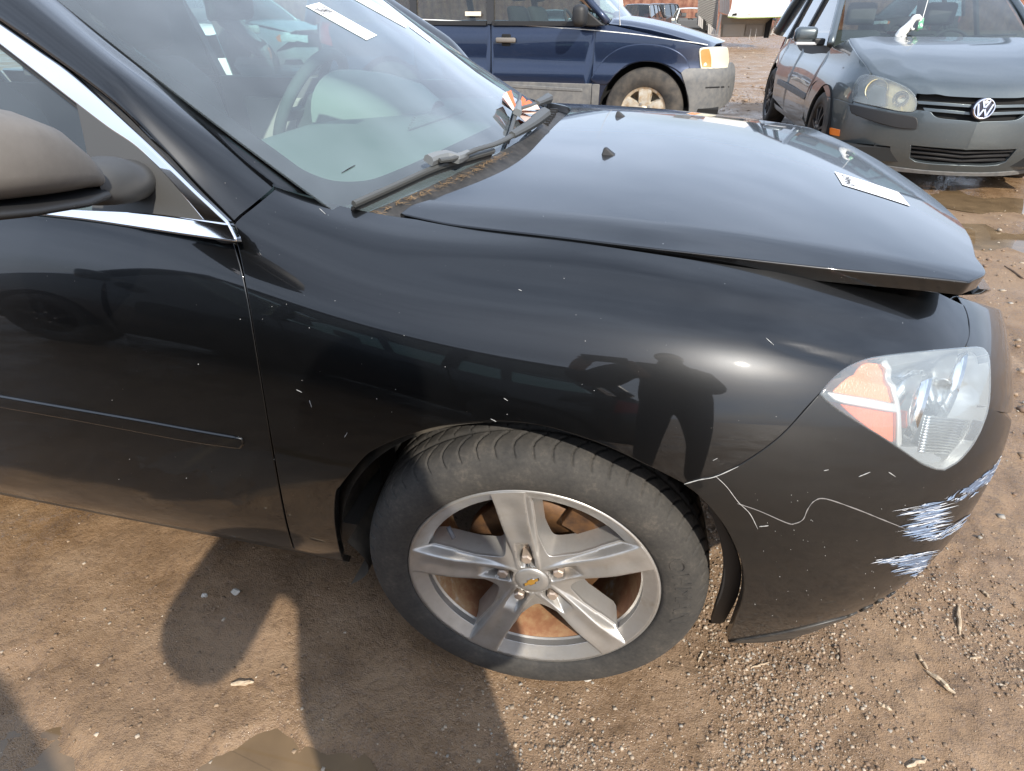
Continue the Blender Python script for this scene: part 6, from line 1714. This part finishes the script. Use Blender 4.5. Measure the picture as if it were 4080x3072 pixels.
# ---------------------------------------------------------------- wrecked camper trailer
M_SIDING = mat('grey_ribbed_siding', (.42, .40, .37), .55, .2)
M_CAP = mat('white_camper_cap', (.72, .72, .74), .5)
_n = add_noise(M_CAP, 1.6, 6, .7, dist=1.0); link(M_CAP, ramp(M_CAP, _n, [(.32, (.70, .71, .74)), (.62, (.78, .77, .76)), (.70, (.40, .37, .33))]), 'Base Color')
M_TAN = mat('tan_underbody_board', (.30, .27, .22), .7)
YC = 26.5
cp0 = P(1600, 82, y=YC)
camper = empty('camper_trailer', (cp0[0], YC, 0), 0, 'wrecked white fifth-wheel camper trailer with grey ribbed siding', 'trailer')
def q_(px, py, dy=0.0): return P(px, py, y=YC + dy) - np.array([cp0[0], YC, 0])
def slab(nm, poly, m, thick=.08, dy=0.0, par=camper, lab=None):
    """board traced as its outline on the plane dy and given thickness away from the viewer"""
    f_ = [q_(x, y, dy) for x, y in poly]; n = len(f_)
    return MB().add(f_ + [p + np.array([0, thick, 0]) for p in f_], [tuple(range(n)), tuple(range(2 * n - 1, n - 1, -1))] + [(i, (i + 1) % n, n + (i + 1) % n, n + i) for i in range(n)]).build(nm, m, par, label=lab)
slab('side_core', [(1511,-60),(1554,-60),(1552,18),(1546,78),(1506,54)], M_SIDING, .2, .05)
b_ = MB()
for k in range(34):                                   # clapboard ribs of the leaning side wall
    t0 = k / 34; t1 = (k + .72) / 34
    L0, L1 = np.array([1512 - 6.5 * t0, -60 + 114 * t0]), np.array([1512 - 6.5 * t1, -60 + 114 * t1])
    R0, R1 = np.array([1556 - 9.5 * t0, -60 + 138 * t0]), np.array([1556 - 9.5 * t1, -60 + 138 * t1])
    v = [q_(*L0, .05), q_(*R0, .05), q_(*R1, -.02), q_(*L1, -.02), q_(*L1, .05), q_(*R1, .05)]
    b_.add(v, [(0, 1, 2, 3), (3, 2, 5, 4)])
b_.build('siding', M_SIDING, camper, fix=False)
for k in range(11):                                   # skirt planks along the lower edge
    x0, y0 = 1509 + k * 3.5, 33 + k * 3.0
    if 1516 < x0 < 1527: continue
    slab('skirt_plank', [(x0, y0), (x0 + 2.9, y0 + 2.4), (x0 + 1.9, y0 + 24), (x0 - 1.0, y0 + 21.5)], M_SIDING, .05, -.10)
for k in range(6):
    x0 = 1555 + k * 3.7
    slab('front_plank', [(x0, -60), (x0 + 3.1, -60), (x0 + 2.3, 27 + k * 1.2), (x0 - .8, 26 + k * 1.2)], M_SIDING, .05, .02)
slab('opening', [(1518,40),(1526,46),(1524,70),(1516,66)], M_DARK, .05, -.03)
slab('corner_post', [(1556,28),(1560,31),(1550,80),(1546,79)], M_SIDING, .12, -.12)
slab('front_board', [(1559,31),(1612,37),(1671,36),(1661,79),(1556,80)], M_TAN, .06, .35)
slab('locker_door', [(1563,53),(1610,52),(1606,78),(1560,79)], mat('locker_board', (.36, .33, .28), .7), .03, .30)
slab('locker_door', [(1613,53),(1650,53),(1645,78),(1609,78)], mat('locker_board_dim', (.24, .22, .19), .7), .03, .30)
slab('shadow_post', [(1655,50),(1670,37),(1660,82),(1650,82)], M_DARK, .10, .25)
for x in (1622, 1634): slab('prop_rod', [(x, 62), (x + 1.2, 62), (x - 3.0, 86), (x - 4.2, 86)], M_SIDING, .03, -.2)
# white nose cap overhanging: a real box leaning forwards
cap = [(1592,-60),(1712,-60),(1700,35),(1650,37),(1596,38),(1572,35),(1579,19)]
f0 = [q_(x, y, -.75) for x, y in cap]; f1 = [q_(x, y, -.75) * np.array([.97, 1, 1]) + np.array([.25, 1.5, .06]) for x, y in cap]; n = len(cap)
ctr = np.mean(f0, 0) + np.array([0, -.10, .2])
MB().add(f0 + f1 + [ctr], [(i, (i + 1) % n, 2 * n) for i in range(n)] + [tuple(range(2 * n - 1, n - 1, -1))] + [(i, n + i, n + (i + 1) % n, (i + 1) % n) for i in range(n)]).build('nose_cap', M_CAP, camper, label='dented white nose cap')
slab('cap_window', [(1583,30),(1591,28),(1592,33),(1582,33)], M_DARK, .02, -.79)
slab('trim_edge', [(1572,35.5),(1596,38.2),(1650,37.2),(1700,35.2),(1700,36.6),(1650,38.8),(1596,40),(1572,37.2)], mat('green_edge', (.25, .32, .08), .6), .04, -.80)
slab('side_return', [(1701,-60),(1713,-60),(1706,20),(1700,36)], mat('cap_side', (.5, .5, .53), .5), .9, -.72)
# leaning ladder right of the cap
lad = empty('ladder', (cp0[0], YC, 0), 0, 'pale ladder leaning beside the camper trailer', 'ladder')
for dx in (0, 8): slab('rail', [(1680 + dx, 33), (1682.2 + dx, 33), (1667 + dx, 76), (1664.8 + dx, 76)], M_SIDING, .05, -.1, lad)
for k in range(9): slab('rung', [(1679 - k * 1.7, 37 + k * 4.4), (1688 - k * 1.7, 37 + k * 4.4), (1687.6 - k * 1.7, 38.3 + k * 4.4), (1678.6 - k * 1.7, 38.3 + k * 4.4)], M_SIDING, .03, -.08, lad)
# scrap tyre stacks and posts at the right
for i, (px, py, s_) in enumerate(((1702, 66, 1.0), (1722, 74, .8))):
    c = P(px, py, z=0)
    MB().lathe([(.20, 0), (.36, .02), (.40, .12), (.36, .22), (.20, .24)], 24, Matrix.Translation(Vector((c[0], c[1] + 4, .0)))).build('scrap_tyre', M_CTYRE, None, smooth=True)
    tag(bpy.context.scene.objects['scrap_tyre' + ('.001' if i else '')], ('scrap tyre lying by the ladder' if i == 0 else 'scrap tyre lying farther right toward the grey hatchback'), 'tyre')

# ---------------------------------------------------------------- car standing behind the viewer (its shadow falls at lower left)
bk, _, _ = car('parked_hatchback', 'dark hatchback parked behind the viewer, known by its shadow at the lower left', (-2.85, -3.38, 0, R(180)), dict(hat2), M_DGREY, rim=M_BLKW)

# ---------------------------------------------------------------- paper slips under the far wiper
M_OPAP = mat('orange_paper', (.85, .16, .05), .7); M_PPAP = mat('pale_paper', (.80, .62, .52), .7)
slips = empty('paper_slips', tuple(on_glass([(1119, 236)], .02)[0]), 0, 'bundle of orange and pale paper slips tucked under the far wiper', 'paper')
o0 = np.array(slips.location)
fans = [((1112,235), (1104,200), (1088,206), M_OPAP, .020), ((1110,236), (1094,203), (1086,212), M_PPAP, .026), ((1110,237), (1089,210), (1084,218), M_PPAP, .016), ((1110,238), (1086,216), (1084,228), M_GREYP, .012),
        ((1124,234), (1142,222), (1164,236), M_OPAP, .024), ((1124,237), (1160,232), (1166,240), M_PPAP, .030), ((1122,240), (1152,252), (1163,244), M_PPAP, .020), ((1120,243), (1136,270), (1150,258), mat('faded_paper', (.55, .42, .38), .8), .012), ((1122,234), (1128,214), (1136,220), M_OPAP, .034)]
for k, (a, b_, c, m, h) in enumerate(fans):
    q = on_glass([a, b_, c], h) - o0
    d_ = q[0] * .0 + (q[2] - q[1]) * .25
    poly = np.array([q[0] - d_, q[0] + d_, q[2] + [0, 0, .004], q[1] + [0, 0, .006]])
    nn = np.cross(poly[1] - poly[0], poly[3] - poly[0]); nn = nn / np.linalg.norm(nn) * .0008
    MB().add(np.vstack([poly, poly + nn]), [(0, 1, 2, 3), (7, 6, 5, 4), (0, 4, 5, 1), (1, 5, 6, 2), (2, 6, 7, 3), (3, 7, 4, 0)]).build('slip', m, slips)
# ================================================================ the photographer (shadow on the ground, reflection in the fender)
M_CLOTH = mat('dark_jacket', (.03, .032, .038), .9)
M_JEAN = mat('dark_jeans', (.03, .035, .05), .9)
M_SKIN = mat('skin', (.45, .27, .19), .55)
M_HAIR = mat('dark_hair', (.03, .02, .015), .8)
per = empty('person', (.48, -1.98, 0), 0, 'person in a dark jacket holding up a phone, seen only as shadow and reflection', 'person')
PX, PY = .48, -1.98
def skin_mesh(name, pts, edges, rad, m, sub=2, root=0):
    me = bpy.data.meshes.new(name); me.from_pydata([tuple(p) for p in pts], edges, []); me.update()
    o = bpy.data.objects.new(name, me); col.objects.link(o); o.parent = per
    md = o.modifiers.new('skin', 'SKIN'); md.use_smooth_shade = True
    for i, r_ in enumerate(rad):
        rr_ = r_ if isinstance(r_, tuple) else (r_, r_)
        me.skin_vertices[0].data[i].radius = rr_; me.skin_vertices[0].data[i].use_root = (i == root)
    sb = o.modifiers.new('sub', 'SUBSURF'); sb.levels = sub; sb.render_levels = sub
    me.materials.append(m); return o
cl = CAM - np.array([PX, PY, 0])
lens = np.array(cl) - C_D * .03
hl_, hr_ = lens + C_R * -.085 - C_U * .01, lens + C_R * .085 - C_U * .01
pts = [(0, 0, .95), (0, .0, 1.08), (0, .01, 1.22), (0, .0, 1.38), (0, .02, 1.47), (0, .055, 1.54), (0, .07, 1.64), (0, .06, 1.71),     # 0 pelvis 1 2 3 chest 4 neck 5 chin 6 head 7 crown
       (.19, -.01, 1.37), (.25, .02, 1.12), tuple(hr_ * .9 + np.array([.04, -.05, -.02])),                                                # right arm
       (-.22, -.03, 1.35), (-.38, -.16, 1.10), tuple(hl_ * .9 + np.array([-.06, -.05, -.02])),                                             # left arm
       (.10, 0, .88), (.12, .03, .50), (.13, -.02, .09), (-.10, 0, .88), (-.14, .05, .50), (-.15, -.01, .09), (.14, .12, .035), (-.17, .13, .035)]
ed = [(0,1),(1,2),(2,3),(3,4),(4,5),(5,6),(6,7),(3,8),(8,9),(9,10),(3,11),(11,12),(12,13),(0,14),(14,15),(15,16),(0,17),(17,18),(18,19),(16,20),(19,21)]
rad = [(.21,.15),(.21,.15),(.215,.15),(.20,.13),(.062,.065),(.072,.085),(.085,.10),(.055,.06),(.095,.095),(.080,.080),(.045,.045),(.135,.125),(.115,.115),(.045,.045),(.125,.125),(.068,.068),(.05,.05),(.10,.10),(.068,.068),(.05,.05),(.042,.032),(.042,.032)]
body = skin_mesh('body', pts, ed, rad, M_CLOTH)
# head, hair, face details as clothing-like children of the body
bm = bmesh.new(); bmesh.ops.create_uvsphere(bm, u_segments=24, v_segments=16, radius=1.0)
for v_ in bm.verts:
    x, y, z = v_.co; v_.co = Vector((x * .078, y * .098 + .06, z * .118 + 1.645)); 
    if y > .6 and abs(z) < .25 and abs(x) < .3: v_.co.y += .016 * (1 - abs(x) / .3)
me = bpy.data.meshes.new('head'); bm.to_mesh(me); bm.free(); me.materials.append(M_SKIN)
hd = bpy.data.objects.new('head', me); col.objects.link(hd); hd.parent = per
for p_ in me.polygons: p_.use_smooth = True
bm = bmesh.new(); bmesh.ops.create_uvsphere(bm, u_segments=24, v_segments=12, radius=1.0)
for v_ in list(bm.verts):
    if v_.co.z < -.15 and v_.co.y > -.1 or v_.co.z < -.75: bm.verts.remove(v_)
for v_ in bm.verts: v_.co = Vector((v_.co.x * .088, v_.co.y * .106 + .052, v_.co.z * .122 + 1.655))
me = bpy.data.meshes.new('hair'); bm.to_mesh(me); bm.free(); me.materials.append(M_HAIR)
hr = bpy.data.objects.new('hair', me); col.objects.link(hr); hr.parent = hd
for s_ in (-1, 1):
    MB().lathe([(0, .004), (.009, .002), (.012, -.004)], 10, Matrix.Translation((s_ * .030, .152, 1.65)) @ Matrix.Rotation(R(-90), 4, 'X')).build('eye', mat('eye_%d' % s_, (.5, .48, .45), .3), hd, smooth=True)
    MB().obox((s_ * .080, .055, 1.64), (.006, 0, 0), (0, .016, 0), (0, 0, .028)).build('ear', M_SKIN, hd, bevel=.005)
MB().obox((0, .150, 1.595), (.024, 0, 0), (0, .004, 0), (0, 0, .004)).build('mouth', mat('lips', (.4, .15, .13), .5), hd, bevel=.003)
# hands: palm and five fingers closing on the phone edges
for s_, h in ((1, hr_), (-1, hl_)):
    h = np.array(h); back = -C_D
    wr = np.array(pts[10] if s_ == 1 else pts[13])
    pm = h + back * .02 - C_U * .035
    P_ = [tuple(wr), tuple(pm)]; E_ = [(0, 1)]; Rd = [.030, (.038, .020)]
    for k in range(4):
        b0 = len(P_)
        base_ = pm + C_U * (.045 - .018 * k) - C_R * s_ * .004
        L_ = (.034, .038, .035, .028)[k]
        P_ += [tuple(base_), tuple(base_ + C_R * s_ * .012 + C_D * (L_ * .6)), tuple(base_ - C_R * s_ * .012 + C_D * (L_ * .9))]
        E_ += [(1, b0), (b0, b0 + 1), (b0 + 1, b0 + 2)]; Rd += [.010, .009, .008]
    b0 = len(P_)
    P_ += [tuple(pm - C_U * .012 - C_R * s_ * .018 + back * .010), tuple(pm + C_U * .012 - C_R * s_ * .036 + back * .012), tuple(pm + C_U * .030 - C_R * s_ * .042 + back * .008)]
    E_ += [(1, b0), (b0, b0 + 1), (b0 + 1, b0 + 2)]; Rd += [.012, .010, .008]
    skin_mesh('hand', P_, E_, Rd, M_SKIN, 1)
phone = MB().obox(CAM - C_D * .012, C_R * .079, C_U * .038, C_D * .004).build('phone', mat('phone_glass', (.02, .02, .02), .2), None, bevel=.004); tag(phone, 'dark phone held out in front of the person', 'phone')
